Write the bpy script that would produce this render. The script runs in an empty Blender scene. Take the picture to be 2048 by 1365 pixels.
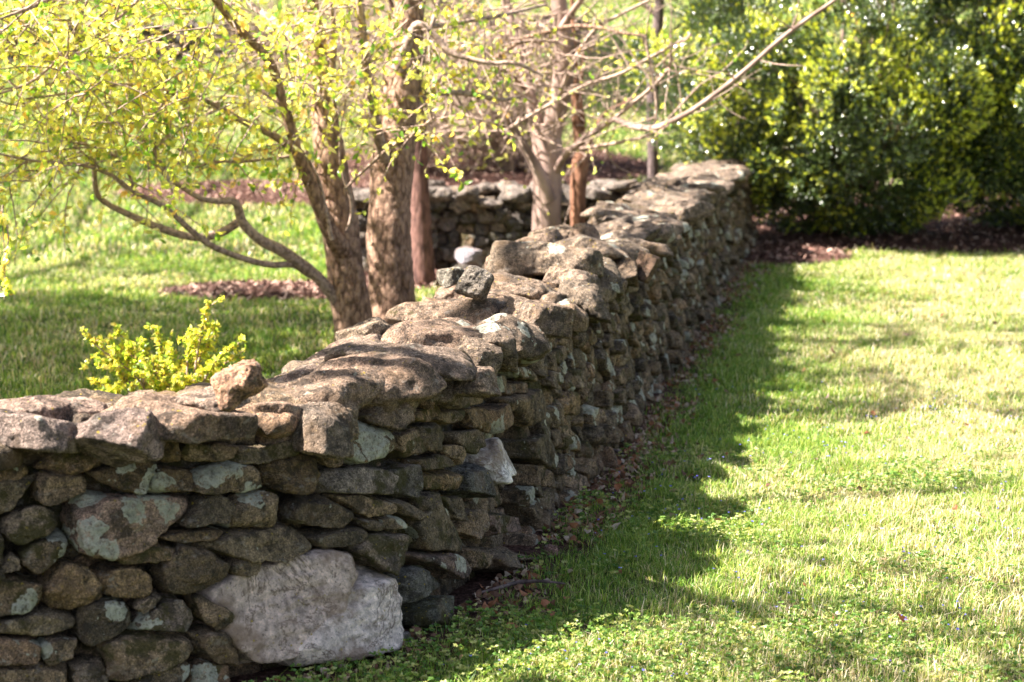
import bpy, bmesh, math, random
import numpy as np
from math import radians, sin, cos, pi, sqrt

# ---------------------------------------------------------------- camera, sky, sun, exposure
SC = bpy.context.scene
FPX, CAMH, PITCH = 3982.0, 1.75, radians(8.03)
cam_d = bpy.data.cameras.new("camera"); cam = bpy.data.objects.new("camera", cam_d)
SC.collection.objects.link(cam); SC.camera = cam
cam.location = (0, 0, CAMH); cam.rotation_euler = (pi/2 - PITCH, 0, 0)
cam_d.sensor_width = 36; cam_d.lens = 70; cam_d.clip_end = 2000; cam_d.clip_start = .05
cam_d.dof.use_dof = True; cam_d.dof.focus_distance = 6.7; cam_d.dof.aperture_fstop = 3.8

SUN_EL = 48.0
SH = np.array([0.98, 0.19]); SH /= np.linalg.norm(SH)          # direction shadows fall, in plan
w = bpy.data.worlds.new("World"); SC.world = w; w.use_nodes = True
nt = w.node_tree; nt.nodes.clear()
o_ = nt.nodes.new('ShaderNodeOutputWorld'); b_ = nt.nodes.new('ShaderNodeBackground'); s_ = nt.nodes.new('ShaderNodeTexSky')
s_.sky_type = 'NISHITA'; s_.sun_disc = False; s_.sun_elevation = radians(SUN_EL)
s_.sun_rotation = math.atan2(-SH[0], -SH[1]); s_.air_density = 1.0; s_.dust_density = 2.0; s_.ozone_density = .6
b_.inputs['Strength'].default_value = 0.05
hs = nt.nodes.new('ShaderNodeHueSaturation'); hs.inputs['Saturation'].default_value = .75   # hazy, milky spring sky
nt.links.new(s_.outputs[0], hs.inputs['Color']); nt.links.new(hs.outputs[0], b_.inputs[0]); nt.links.new(b_.outputs[0], o_.inputs[0])
sl = bpy.data.lights.new("sun", 'SUN'); sun = bpy.data.objects.new("sun", sl); SC.collection.objects.link(sun)
sl.energy = 5.0; sl.angle = radians(.5); sl.color = (1.0, .93, .85)
from mathutils import Vector
sdir = Vector((SH[0]*cos(radians(SUN_EL)), SH[1]*cos(radians(SUN_EL)), -sin(radians(SUN_EL))))
sun.rotation_euler = sdir.to_track_quat('-Z', 'Y').to_euler(); sun.location = (-20, 12, 18)
SC.view_settings.view_transform = 'Standard'; SC.view_settings.look = 'None'
SC.view_settings.exposure = 2.5; SC.view_settings.gamma = 1
SC.cycles.use_denoising = True
SC.cycles.max_bounces = 8; SC.cycles.transparent_max_bounces = 8

# ---------------------------------------------------------------- helpers
C = SC.collection
RNG = np.random.default_rng(7)
random.seed(7)

def ray(px, py):
    u = (px-1024)/FPX; v = (682.5-py)/FPX
    return np.array([u, cos(PITCH)+v*sin(PITCH), -sin(PITCH)+v*cos(PITCH)])
def P(px, py, d):
    r = ray(px, py); return np.array([0, 0, CAMH]) + r*(d/r[1])
def PZ(px, py, z):
    r = ray(px, py); return np.array([0, 0, CAMH]) + r*((z-CAMH)/r[2])
def proj(p):
    p = np.asarray(p)-np.array([0, 0, CAMH])
    f = p[..., 1]*cos(PITCH)-p[..., 2]*sin(PITCH); u = p[..., 1]*sin(PITCH)+p[..., 2]*cos(PITCH)
    return 1024+FPX*p[..., 0]/f, 682.5-FPX*u/f

_perm = np.random.default_rng(3).permutation(256).astype(np.int64); _perm = np.concatenate([_perm, _perm, _perm])
_grad = np.random.default_rng(4).normal(size=(256, 3)); _grad /= np.linalg.norm(_grad, axis=1)[:, None]
def pn(p):
    i = np.floor(p).astype(np.int64); f = p-i; i &= 255
    u = f*f*f*(f*(f*6-15)+10); r = 0
    for dx in (0, 1):
        wx = u[:, 0] if dx else 1-u[:, 0]
        a = _perm[(i[:, 0]+dx) & 255]
        for dy in (0, 1):
            wy = u[:, 1] if dy else 1-u[:, 1]
            b = _perm[a+((i[:, 1]+dy) & 255)]
            for dz in (0, 1):
                wz = u[:, 2] if dz else 1-u[:, 2]
                g = _grad[_perm[b+((i[:, 2]+dz) & 255)]]
                r = r+wx*wy*wz*(g[:, 0]*(f[:, 0]-dx)+g[:, 1]*(f[:, 1]-dy)+g[:, 2]*(f[:, 2]-dz))
    return r*1.6
def fbm(p, o=4):
    r = 0; a = 1
    for k in range(o): r = r+a*pn(p*(2.03**k)+17.3*k); a *= .5
    return r
def n2(x, y, s, seed=0., o=3):
    return fbm(np.stack([x*s, y*s, np.full_like(x, seed)], 1), o)

def tag(o, label=None, cat=None, group=None, kind=None):
    if label: o['label'] = label
    if cat: o['category'] = cat
    if group: o['group'] = group
    if kind: o['kind'] = kind
    return o
def empty(name, loc, label, cat, group=None):
    o = bpy.data.objects.new(name, None); C.objects.link(o); o.location = tuple(float(v) for v in loc)
    o.empty_display_size = .2
    o['origin'] = [float(v) for v in loc]
    return tag(o, label, cat, group)
def mesh(name, V, F, mat, parent=None, origin=None, attrs=None, smooth=True):
    """V (N,3) world coordinates, F (M,k) with k=3 or 4, or list of such arrays"""
    V = np.asarray(V, np.float64)
    if origin is None:
        origin = np.array([V[:, 0].mean(), V[:, 1].mean(), V[:, 2].min()])
    Fs = F if isinstance(F, list) else [F]
    me = bpy.data.meshes.new(name)
    me.vertices.add(len(V)); me.vertices.foreach_set('co', (V-origin).astype(np.float32).ravel())
    loops = np.concatenate([f.ravel() for f in Fs]).astype(np.int32)
    tot = np.concatenate([np.full(len(f), f.shape[1]) for f in Fs]).astype(np.int32)
    start = np.concatenate([[0], np.cumsum(tot)[:-1]]).astype(np.int32)
    me.loops.add(len(loops)); me.loops.foreach_set('vertex_index', loops)
    me.polygons.add(len(tot)); me.polygons.foreach_set('loop_start', start); me.polygons.foreach_set('loop_total', tot)
    me.polygons.foreach_set('use_smooth', np.full(len(tot), smooth))
    for k, a in (attrs or {}).items():
        a = np.asarray(a, np.float32)
        if a.ndim == 2:
            if a.shape[1] == 3: a = np.concatenate([a, np.ones((len(a), 1), np.float32)], 1)
            at = me.attributes.new(k, 'FLOAT_COLOR', 'POINT'); at.data.foreach_set('color', a.ravel())
        else:
            at = me.attributes.new(k, 'FLOAT', 'POINT'); at.data.foreach_set('value', a)
    me.update(); me.validate()
    me.materials.append(mat)
    o = bpy.data.objects.new(name, me); C.objects.link(o)
    po = np.zeros(3)
    if parent is not None:
        o.parent = parent; po = np.array(parent['origin'])
    o.location = tuple(np.asarray(origin)-po); o['origin'] = [float(v) for v in origin]
    return o

class Acc:                                                    # gathers geometry for ONE mesh
    def __init__(s): s.V = []; s.F = {}; s.n = 0; s.A = {}
    def add(s, V, F, **at):
        F = np.asarray(F); s.V.append(V); s.F.setdefault(F.shape[1], []).append(F+s.n)
        for k, a in at.items():
            a = np.asarray(a, float)
            if a.ndim == 0: a = np.full(len(V), float(a))
            elif a.ndim == 1 and len(a) == 3 and len(V) != 3: a = np.tile(a, (len(V), 1))
            elif a.ndim == 1 and k == 'tint': a = np.tile(a, (len(V), 1))
            s.A.setdefault(k, []).append(a)
        s.n += len(V)
    def build(s, name, mat, parent=None, origin=None, smooth=True):
        return mesh(name, np.concatenate(s.V), [np.concatenate(f) for f in s.F.values()], mat, parent, origin,
                    {k: np.concatenate(a) for k, a in s.A.items()}, smooth)

# ---------------------------------------------------------------- materials
class M:
    def __init__(s, name, rough=.8, spec=.3):
        s.m = bpy.data.materials.new(name); s.m.use_nodes = True; s.t = s.m.node_tree
        s.b = s.t.nodes['Principled BSDF']; s.out = s.t.nodes['Material Output']
        s.b.inputs['Roughness'].default_value = rough; s.b.inputs['Specular IOR Level'].default_value = spec
    def n(s, t, **k):
        x = s.t.nodes.new(t)
        for a, v in k.items(): setattr(x, a, v)
        return x
    def l(s, a, b): s.t.links.new(a, b)
    def pos(s, scale=(1, 1, 1)):
        g = s.n('ShaderNodeNewGeometry'); mp = s.n('ShaderNodeMapping'); mp.inputs['Scale'].default_value = scale
        s.l(g.outputs['Position'], mp.inputs['Vector']); return mp.outputs[0]
    def noise(s, scale, det=4, rough=.55, vec=None, dist=0):
        x = s.n('ShaderNodeTexNoise'); x.inputs['Scale'].default_value = scale; x.inputs['Detail'].default_value = det
        x.inputs['Roughness'].default_value = rough; x.inputs['Distortion'].default_value = dist
        s.l(vec if vec is not None else s.pos(), x.inputs['Vector']); return x.outputs['Fac']
    def vor(s, scale, vec=None, feature='F1'):
        x = s.n('ShaderNodeTexVoronoi', feature=feature); x.inputs['Scale'].default_value = scale
        s.l(vec if vec is not None else s.pos(), x.inputs['Vector']); return x
    def ramp(s, f, stops):
        x = s.n('ShaderNodeValToRGB'); e = x.color_ramp.elements
        while len(e) < len(stops): e.new(.5)
        for q, (p, c) in zip(e, stops):
            q.position = p; q.color = (c, c, c, 1) if not hasattr(c, '__len__') else (*c, 1)
        s.l(f, x.inputs[0]); return x.outputs[0]
    def mix(s, f, a, b, mode='MIX'):
        x = s.n('ShaderNodeMix', data_type='RGBA', blend_type=mode)
        for i, v in ((0, f), (6, a), (7, b)):
            if hasattr(v, 'links'): s.l(v, x.inputs[i])
            elif hasattr(v, '__len__'): x.inputs[i].default_value = (*v, 1)
            else: x.inputs[i].default_value = v if i == 0 else (v, v, v, 1)
        return x.outputs[2]
    def math(s, op, a, b=0.):
        x = s.n('ShaderNodeMath', operation=op)
        for i, v in ((0, a), (1, b)):
            if hasattr(v, 'links'): s.l(v, x.inputs[i])
            else: x.inputs[i].default_value = v
        return x.outputs[0]
    def attr(s, name, fac=False):
        x = s.n('ShaderNodeAttribute'); x.attribute_name = name; return x.outputs['Fac' if fac else 'Color']
    def bump(s, h, dist, strength=1., prev=None):
        x = s.n('ShaderNodeBump'); x.inputs['Strength'].default_value = strength; x.inputs['Distance'].default_value = dist
        s.l(h, x.inputs['Height'])
        if prev is not None: s.l(prev, x.inputs['Normal'])
        return x.outputs[0]
    def color(s, c): s.l(c, s.b.inputs['Base Color']); return s
    def normal(s, n): s.l(n, s.b.inputs['Normal']); return s

def mat_stone(name, wet=.0, quartz=False):
    m = M(name, .86, .25)
    vec = m.pos(); tint = m.attr('tint'); lich = m.attr('lich', True); moss = m.attr('moss', True)
    big = m.noise(9, 5, .6, vec); med = m.noise(38, 5, .65, vec); fine = m.noise(190, 4, .7, vec); grit = m.noise(520, 2, .6, vec)
    c = m.mix(1, tint, m.ramp(big, ([(.25, .8), (.5, 1.05), (.78, 1.2)] if quartz else [(.25, .36), (.5, .72), (.78, 1.15)])), 'MULTIPLY')
    c = m.mix(1, c, m.ramp(med, [(.30, .42), (.5, 1.), (.72, 1.6)]), 'MULTIPLY')
    c = m.mix(1, c, m.ramp(fine, [(.34, .75), (.5, 1.), (.66, 1.2)] if quartz else [(.34, .30), (.5, 1.), (.66, 2.3)]), 'MULTIPLY')
    # mineral grains
    c = m.mix(m.ramp(grit, [(.58, 0.), (.68, .45)]), c, (.46, .42, .38))
    c = m.mix(m.ramp(m.noise(95, 3, .7, vec), [(.58, 0.), (.66, .7)]), c, (.045, .036, .028))
    if quartz:
        vein = m.noise(3.6, 6, .68, vec, .5)
        c = m.mix(m.ramp(vein, [(.485, 0.), (.50, .8), (.515, 0.)]), c, (.13, .085, .06))
        c = m.mix(m.ramp(m.noise(5.5, 5, .65, vec), [(.49, 0.), (.63, .8)]), c, (.26, .175, .125))
    else:
        # dark weathering crust and fine fractures
        c = m.mix(m.ramp(m.noise(16, 6, .72, vec, .4), [(.51, 0.), (.58, .72)]), c, (.032, .025, .019))
        c = m.mix(m.ramp(m.noise(21, 5, .7, m.pos((1, 1, 1.6)), .3), [(.58, 0.), (.66, .5)]), c, (.36, .31, .26))
        cv = m.ramp(m.noise(5.2, 6, .66, vec, .6), [(.492, 0.), (.50, .75), (.508, 0.)]); c = m.mix(cv, c, (.02, .016, .012))
        # ochre and rust staining
        c = m.mix(m.ramp(m.noise(6.3, 4, .6, vec), [(.55, 0.), (.72, .45)]), c, (.21, .12, .055))
    # brown-olive moss in patches
    mo = m.math('ADD', m.noise(11, 5, .7, vec), m.math('MULTIPLY', moss, .28))
    mm = m.ramp(mo, [(.60, 0.), (.68, .85)])
    c = m.mix(mm, c, m.mix(fine, (.016, .014, .006), (.10, .085, .022)))
    # blue-grey crustose lichen: rounded blotches with ragged edge
    wv = m.n('ShaderNodeVectorMath', operation='ADD'); m.l(vec, wv.inputs[0])
    nz = m.n('ShaderNodeTexNoise'); nz.inputs['Scale'].default_value = 34; nz.inputs['Detail'].default_value = 4; m.l(vec, nz.inputs['Vector'])
    sc = m.n('ShaderNodeVectorMath', operation='SCALE'); m.l(nz.outputs['Color'], sc.inputs[0]); sc.inputs['Scale'].default_value = .05
    m.l(sc.outputs[0], wv.inputs[1])
    v = m.vor(7.5, wv.outputs[0])
    sel = m.n('ShaderNodeSeparateColor'); m.l(v.outputs['Color'], sel.inputs[0])
    size = m.math('SUBTRACT', m.math('MULTIPLY', sel.outputs[0], .22), m.math('SUBTRACT', .18, m.math('MULTIPLY', lich, .46)))
    lm = m.ramp(m.math('SUBTRACT', size, m.math('MULTIPLY', v.outputs['Distance'], .62)), [(.0, 0.), (.018, 1.)])
    small = m.vor(30, wv.outputs[0]); s2 = m.n('ShaderNodeSeparateColor'); m.l(small.outputs['Color'], s2.inputs[0])
    lm2 = m.ramp(m.math('SUBTRACT', m.math('SUBTRACT', m.math('MULTIPLY', s2.outputs[1], .80), .54), small.outputs['Distance']), [(.0, 0.), (.03, 1.)])
    lmask = m.math('MAXIMUM', lm, m.math('MULTIPLY', lm2, m.ramp(lich, [(.05, .25), (.4, 1.)])))
    lcol = m.mix(m.ramp(med, [(.35, 0.), (.65, 1.)]), (.33, .33, .265), (.58, .565, .46))
    lcol = m.mix(m.ramp(fine, [(.30, .55), (.45, 0.)]), lcol, (.13, .13, .11))
    c = m.mix(m.math('MULTIPLY', lmask, m.ramp(m.noise(70, 5, .75, vec), [(.36, .10), (.50, .92)])), c, lcol)
    rim = m.ramp(m.math('SUBTRACT', size, m.math('MULTIPLY', v.outputs['Distance'], .62)), [(.0, 0.), (.010, .55), (.03, 0.)]); c = m.mix(rim, c, (.60, .58, .48))
    # yellow lichen specks on faces turned to the sky
    g = m.n('ShaderNodeNewGeometry'); sx = m.n('ShaderNodeSeparateXYZ'); m.l(g.outputs['Normal'], sx.inputs[0])
    ys = m.vor(62, vec); s3 = m.n('ShaderNodeSeparateColor'); m.l(ys.outputs['Color'], s3.inputs[0])
    ym = m.ramp(m.math('SUBTRACT', m.math('SUBTRACT', m.math('MULTIPLY', s3.outputs[2], .75), .45), ys.outputs['Distance']), [(.0, 0.), (.04, .8)])
    ym = m.math('MULTIPLY', ym, m.ramp(sx.outputs['Z'], [(.05, .1), (.4, 1.)]))
    ym = m.math('MULTIPLY', ym, m.ramp(m.noise(3.1, 2, .5, vec), [(.38, .1), (.54, 1.)]))
    c = m.mix(ym, c, (.40, .29, .035))
    m.color(c)
    b1 = m.bump(med, .022, .35 if quartz else 1.); b2 = m.bump(fine, .011, 1., b1)
    b3 = m.bump(m.math('MULTIPLY', m.math('SUBTRACT', m.noise(85, 3, .6, vec), m.vor(120, vec).outputs['Distance']), .5), .006, .6, b2)
    b4 = m.bump(lmask, .0016, .8, b3)
    m.normal(b4)
    return m.m

def mat_leaf(name, rough=.4, trans=.5, spec=.5, tboost=(1.35, 1.25, .6)):
    m = M(name, rough, spec)
    t = m.attr('tint'); c = m.mix(1, t, m.ramp(m.noise(60, 2), [(.3, .8), (.7, 1.2)]), 'MULTIPLY'); m.color(c)
    tr = m.n('ShaderNodeBsdfTranslucent'); m.l(m.mix(1, c, tboost, 'MULTIPLY'), tr.inputs[0])
    mx = m.n('ShaderNodeMixShader'); mx.inputs[0].default_value = trans
    m.l(m.b.outputs[0], mx.inputs[1]); m.l(tr.outputs[0], mx.inputs[2]); m.l(mx.outputs[0], m.out.inputs[0])
    return m.m

def mat_bark(name, dark, light, scale=(1, 1, .35), freq=42, dist=.02):
    m = M(name, .85, .25); vec = m.pos(scale)
    f = m.noise(freq, 6, .7, vec, .6); v = m.vor(freq*.8, vec)
    c = m.mix(m.ramp(f, [(.32, 0.), (.62, 1.)]), dark, light)
    c = m.mix(m.ramp(m.noise(5, 3, .6), [(.4, 0.), (.75, .5)]), c, tuple(x*1.25 for x in light))
    c = m.mix(m.ramp(v.outputs['Distance'], [(.45, 0.), (.75, .6)]), c, tuple(x*.45 for x in dark))
    m.color(c); m.normal(m.bump(m.math('SUBTRACT', f, m.math('MULTIPLY', v.outputs['Distance'], .6)), dist, 1.))
    return m.m

STONE = mat_stone('fieldstone'); QUARTZ = mat_stone('white_quartz', quartz=True)
BARK = mat_bark('flaky_brown_bark', (.13, .058, .034), (.58, .375, .265), (1, 1, .45), 48, .04)
BARK_TWIG = mat_bark('twig_bark', (.19, .12, .09), (.45, .33, .265), (1, 1, 1), 60, .004)
BARK_PALE = mat_bark('smooth_pale_bark', (.21, .135, .11), (.36, .255, .215), (1, 1, .2), 9, .004)
BARK_GREY = mat_bark('grey_bark', (.055, .04, .04), (.16, .115, .11), (1, 1, .3), 40, .012)
BARK_POST = mat_bark('dull_red_bark', (.07, .035, .028), (.20, .105, .085), (1, 1, .3), 40, .012)
BARK_RED = mat_bark('reddish_bark', (.12, .05, .03), (.30, .15, .09), (1, 1, .3), 30, .01)
LEAF = mat_leaf('spring_leaf', .28, .6, .6, (1.6, 1.5, .6))
def waxy(mt):
    b = mt.node_tree.nodes['Principled BSDF']; b.inputs['Coat Weight'].default_value = 1; b.inputs['Coat Roughness'].default_value = .26; b.inputs['Coat IOR'].default_value = 1.75; return mt
BOX = waxy(mat_leaf('box_leaf', .36, .28, .5, (1.5, 1.3, .5)))
GRASS = mat_leaf('grass_blade', .45, .45, .4, (1.3, 1.2, .6))
WEED = mat_leaf('weed_leaf', .42, .4, .4)

def mat_ground():
    m = M('lawn_soil', .95, .1); v = m.pos()
    a = m.noise(1.3, 5, .6, v); b = m.noise(24, 5, .7, v); d = m.noise(150, 4, .75, v)
    c = m.mix(m.ramp(b, [(.3, 0.), (.7, 1.)]), (.045, .075, .018), (.105, .15, .035))
    c = m.mix(m.ramp(a, [(.45, 0.), (.70, .55)]), c, (.24, .19, .10))
    c = m.mix(m.ramp(d, [(.42, 0.), (.66, .65)]), c, (.05, .035, .02))
    c = m.mix(m.ramp(m.noise(70, 3, .7, v), [(.56, 0.), (.68, .6)]), c, (.21, .25, .07))
    m.color(c); m.normal(m.bump(d, .02, 1., m.bump(b, .04, 1.)))
    return m.m
def mat_mulch():
    m = M('bark_mulch', .95, .1); v = m.pos()
    b = m.noise(30, 5, .75, v); d = m.vor(55, v); e = m.noise(120, 3, .7, v)
    c = m.mix(m.ramp(b, [(.3, 0.), (.7, 1.)]), (.06, .028, .021), (.22, .115, .09))
    c = m.mix(m.ramp(e, [(.55, 0.), (.75, .6)]), c, (.38, .24, .20))
    c = m.mix(m.ramp(d.outputs['Distance'], [(.3, 0.), (.7, .7)]), c, (.03, .014, .01))
    m.color(c); m.normal(m.bump(m.math('SUBTRACT', e, d.outputs['Distance']), .03, 1.))
    return m.m
GROUND = mat_ground(); MULCH = mat_mulch()
def mat_tint(name, rough=.85, spec=.2):
    m = M(name, rough, spec)
    m.color(m.mix(1, m.attr('tint'), m.ramp(m.noise(90, 3), [(.3, .7), (.7, 1.3)]), 'MULTIPLY')); return m.m
DRY = mat_leaf('dead_leaf', .7, .25, .2, (1.2, 1., .7)); PETAL = mat_leaf('blue_petal', .6, .3, .2, (1, 1, 1)); CHIP = mat_tint('mulch_chip')

# ---------------------------------------------------------------- terrain
def gz(x, y):
    x = np.asarray(x, float); y = np.asarray(y, float)
    t = np.clip(y-17.5, 0, None)
    rise = .098*np.where(t < 4, t*t/8., t-2.)
    q = np.ravel(x)*1.; r = np.ravel(y)*1.
    b = (.020*n2(q, r, .7, 1.3, 2)+.008*n2(q, r, 3.1, 4.7, 2)).reshape(x.shape if x.ndim else ())
    return rise+b
def ground():
    xs = np.unique(np.concatenate([np.linspace(-60, 60, 121), np.linspace(-5, 6, 160)]))
    ys = np.unique(np.concatenate([np.linspace(-6, 20, 260), np.linspace(20, 140, 180)]))
    X, Y = np.meshgrid(xs, ys); Z = gz(X.ravel(), Y.ravel())
    V = np.stack([X.ravel(), Y.ravel(), Z], 1); nx = len(xs); ny = len(ys)
    i = (np.arange(ny-1)[:, None]*nx+np.arange(nx-1)[None, :]).ravel()
    o = mesh('ground', V, np.stack([i, i+1, i+nx+1, i+nx], 1), GROUND, None, np.zeros(3)); tag(o, kind='structure')
ground()

# ---------------------------------------------------------------- wall path
def catmull(pts, n=24):
    p = np.array(pts, float); p = np.vstack([2*p[0]-p[1], p, 2*p[-1]-p[-2]]); out = []
    for i in range(1, len(p)-2):
        t = np.linspace(0, 1, n, endpoint=False)[:, None]
        a, b, c, d = p[i-1], p[i], p[i+1], p[i+2]
        out.append(.5*((2*b)+(-a+c)*t+(2*a-5*b+4*c-d)*t*t+(-a+3*b-3*c+d)*t**3))
    out.append(p[-2:-1]); return np.concatenate(out)
class Path:
    def __init__(s, pts):
        q = catmull(pts); L = np.concatenate([[0], np.cumsum(np.linalg.norm(np.diff(q, axis=0), axis=1))])
        s.L = L[-1]; s.S = np.arange(0, s.L, .02); s.Q = np.stack([np.interp(s.S, L, q[:, 0]), np.interp(s.S, L, q[:, 1])], 1)
        T = np.gradient(s.Q, axis=0); k = np.ones(15)/15
        T = np.stack([np.convolve(np.pad(T[:, i], 7, 'edge'), k, 'valid') for i in (0, 1)], 1)
        s.T = T/np.linalg.norm(T, axis=1)[:, None]; s.N = np.stack([s.T[:, 1], -s.T[:, 0]], 1)
    def at(s, x):
        f = lambda a: np.interp(x, s.S, a)
        return (np.array([f(s.Q[:, 0]), f(s.Q[:, 1]), 0]), np.array([f(s.T[:, 0]), f(s.T[:, 1]), 0]), np.array([f(s.N[:, 0]), f(s.N[:, 1]), 0]))
WH = .74
main = Path([(-4.2, 3.55), (-3.0, 4.22), (-1.9, 4.80), (-1.25, 5.12), (-.78, 5.42), (-.37, 5.88), (-.14, 6.50), (.06, 7.3), (.33, 8.35), (.60, 9.85), (.88, 11.3), (1.28, 13.6), (1.66, 15.8), (2.0, 17.6), (2.28, 19.0)])
BAT = .06
def face_pt(path, s, h, H=WH):
    q, t, n = path.at(s); return q+n*(BAT-2*BAT*h/H)+np.array([0, 0, h]), t, n
def hit(path, px, py, H=WH):
    r = ray(px, py)
    for k in range(150, 2400):                                  # march along the sight line
        p = np.array([0, 0, CAMH])+r*(k*.0085/r[1])
        i = np.argmin(((path.Q-p[:2])**2).sum(1)); out = BAT-2*BAT*p[2]/H
        if (p[:2]-path.Q[i])@path.N[i] < out: return path.S[i], p[2]
    return None

# ---------------------------------------------------------------- stones
_ico = {}
def ico(l):
    if l not in _ico:
        bm = bmesh.new(); bmesh.ops.create_icosphere(bm, subdivisions=l, radius=1)
        V = np.array([v.co[:] for v in bm.verts]); F = np.array([[v.index for v in f.verts] for f in bm.faces]); bm.free()
        V /= np.linalg.norm(V, axis=1)[:, None]; _ico[l] = (V, F)
    return _ico[l]
def rock(Nn, D, frame, centre, seed, level, p=12., rough=1., strata=1.):
    """a rounded polytope: planes (Nn·x <= D) in the local frame, blended with a soft minimum, then weathered"""
    U, F = ico(level); Nn = Nn/np.linalg.norm(Nn, axis=1)[:, None]
    q = np.clip(U@Nn.T, 0, None)/D[None, :]
    t = (q**p).sum(1)**(-1/p); V = U*t[:, None]
    size = float(np.sort(V.max(0)-V.min(0))[1])
    W = V/size; W = W*np.array([1, strata, 1.])
    o = seed*3.71
    d = .060*fbm(W*1.3+o, 2)+.026*fbm(W*4+o, 3)-.024*np.abs(fbm(W*2.2+o+9, 2))+.012*pn(W*11+o)
    d = d*size*rough
    if level >= 5: d = d+.0018*fbm(V*70+o, 3)*rough
    V = V+U*d[:, None]
    return V@frame+centre, F
TINTS = [tuple(np.array(t_)*(1.27, 1.07, .84)) for t_ in [(.215, .170, .128), (.19, .155, .120), (.235, .19, .15), (.17, .145, .115), (.20, .17, .145), (.22, .165, .11), (.25, .20, .165), (.155, .130, .10), (.24, .175, .135)]]
def face_planes(poly, r, depth, bulge):
    """planes for a stone whose face is the convex polygon poly (s,h about its centroid)"""
    Ns, Ds = [], []
    m = len(poly)
    for i in range(m):
        a, b = poly[i], poly[(i+1) % m]; e = b-a; L = np.linalg.norm(e)
        if L < 1e-4: continue
        n = np.array([e[1], -e[0]])/L; d = n@a
        if d < 0: n = -n; d = -d
        Ns.append([n[0], n[1], r.uniform(-.10, .22)]); Ds.append(max(d, .012))
    w_, h_ = np.ptp(poly[:, 0]), np.ptp(poly[:, 1])
    Ns.append([r.uniform(-.22, .22), r.uniform(-.12, .35), 1]); Ds.append(bulge)
    for k in range(r.integers(2, 5)):
        a = r.uniform(0, 2*pi); tl = r.uniform(.5, 1.3)
        n = np.array([cos(a)*tl, sin(a)*tl, 1.]); nn = n/np.linalg.norm(n)
        ext = max((poly@nn[:2]).max(), .01)+bulge*nn[2]
        Ns.append(n); Ds.append(ext*r.uniform(.66, .84))
    Ns.append([0, 0, -1]); Ds.append(depth)
    return np.array(Ns), np.array(Ds)
def hull(pts):
    pts = sorted(map(tuple, pts)); 
    def half(ps):
        o = []
        for p in ps:
            while len(o) > 1 and (o[-1][0]-o[-2][0])*(p[1]-o[-2][1])-(o[-1][1]-o[-2][1])*(p[0]-o[-2][0]) <= 0: o.pop()
            o.append(p)
        return o[:-1]
    return np.array(half(pts)+half(pts[::-1]))
def centroid(poly):
    x, y = poly[:, 0], poly[:, 1]; x1, y1 = np.roll(x, -1), np.roll(y, -1); c = x*y1-x1*y; A = c.sum()/2
    if abs(A) < 1e-8: return poly.mean(0), 0
    return np.array([((x+x1)*c).sum(), ((y+y1)*c).sum()])/(6*A), abs(A)
def inpoly(px, py, poly):
    c = False; j = len(poly)-1
    for i in range(len(poly)):
        xi, yi = poly[i]; xj, yj = poly[j]
        if (yi > py) != (yj > py) and px < (xj-xi)*(py-yi)/(yj-yi)+xi: c = not c
        j = i
    return c
def voronoi_cells(x0, x1, y0, y1, cell, aspect, r):
    """irregular convex cells filling a strip; aspect stretches them along x"""
    pts = []; y = y0
    while y < y1:
        hh = cell*r.uniform(.6, 1.35)
        x = x0-r.uniform(0, cell)
        while x < x1+cell:
            ww = cell*aspect*r.choice([.55, .8, 1., 1.4, 1.9], p=[.2, .25, .25, .2, .1]); pts.append((x+ww/2, y+hh/2+r.normal()*hh*.22)); x += ww
        y += hh
    pts = np.array(pts); S = pts*np.array([1/aspect, 1]); out = []
    for i in range(len(S)):
        dd = np.linalg.norm(S-S[i], axis=1); nb = np.argsort(dd)[1:22]; c = S[i]
        poly = [(c[0]-cell*1.6, c[1]-cell*1.6), (c[0]+cell*1.6, c[1]-cell*1.6), (c[0]+cell*1.6, c[1]+cell*1.6), (c[0]-cell*1.6, c[1]+cell*1.6)]
        cuts = [((S[j]+c)/2, S[j]-c) for j in nb]+[(np.array([0, y0]), np.array([0, -1.])), (np.array([0, y1]), np.array([0, 1.]))]
        for m_, n_ in cuts:
            new = []
            for k in range(len(poly)):
                a, b = np.array(poly[k]), np.array(poly[(k+1) % len(poly)]); da, db = (a-m_)@n_, (b-m_)@n_
                if da <= 0: new.append(tuple(a))
                if da*db < 0: new.append(tuple(a+(b-a)*da/(da-db)))
            poly = new
            if len(poly) < 3: break
        if len(poly) >= 3: out.append(np.array(poly)*np.array([aspect, 1]))
    return out

class Stones:
    """collects stones; the ones that show largest become parts, the rest one mesh"""
    def __init__(s): s.items = []
    def add(s, V, F, tint, lich, moss, mat=None, label=None, hidden=False):
        px, py = proj(V); c = V.mean(0); a = np.ptp(px)*np.ptp(py)
        vis = (min(px.max(), 2048)-max(px.min(), 0) > 4) and (min(py.max(), 1365)-max(py.min(), 0) > 4) and c[1] > 1
        s.items.append(dict(V=V, F=F, tint=tint, lich=lich, moss=moss, mat=mat, label=label, score=(a if vis and not hidden else 0)+(1e9 if label else 0)))
    def build(s, parent, nmax=100):
        it = sorted(s.items, key=lambda q: -q['score']); acc = Acc()
        for k, q in enumerate(it):
            if k < nmax and q['score'] > 0:
                n = len(q['V'])
                o = mesh('stone', q['V'], q['F'], q['mat'] or STONE, parent, q['V'].mean(0),
                         dict(tint=np.tile(q['tint'], (n, 1)), lich=np.full(n, q['lich']), moss=np.full(n, q['moss'])))
                if q['label']: o['label'] = q['label']
            else: acc.add(q['V'], q['F'], tint=np.array(q['tint']), lich=q['lich'], moss=q['moss'])
        if acc.n: tag(acc.build('stone', STONE, parent), kind='stuff')
def pick(r, sat=1.):
    t = np.array(TINTS[r.integers(len(TINTS))])*r.uniform(.6, 1.38); return t

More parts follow.
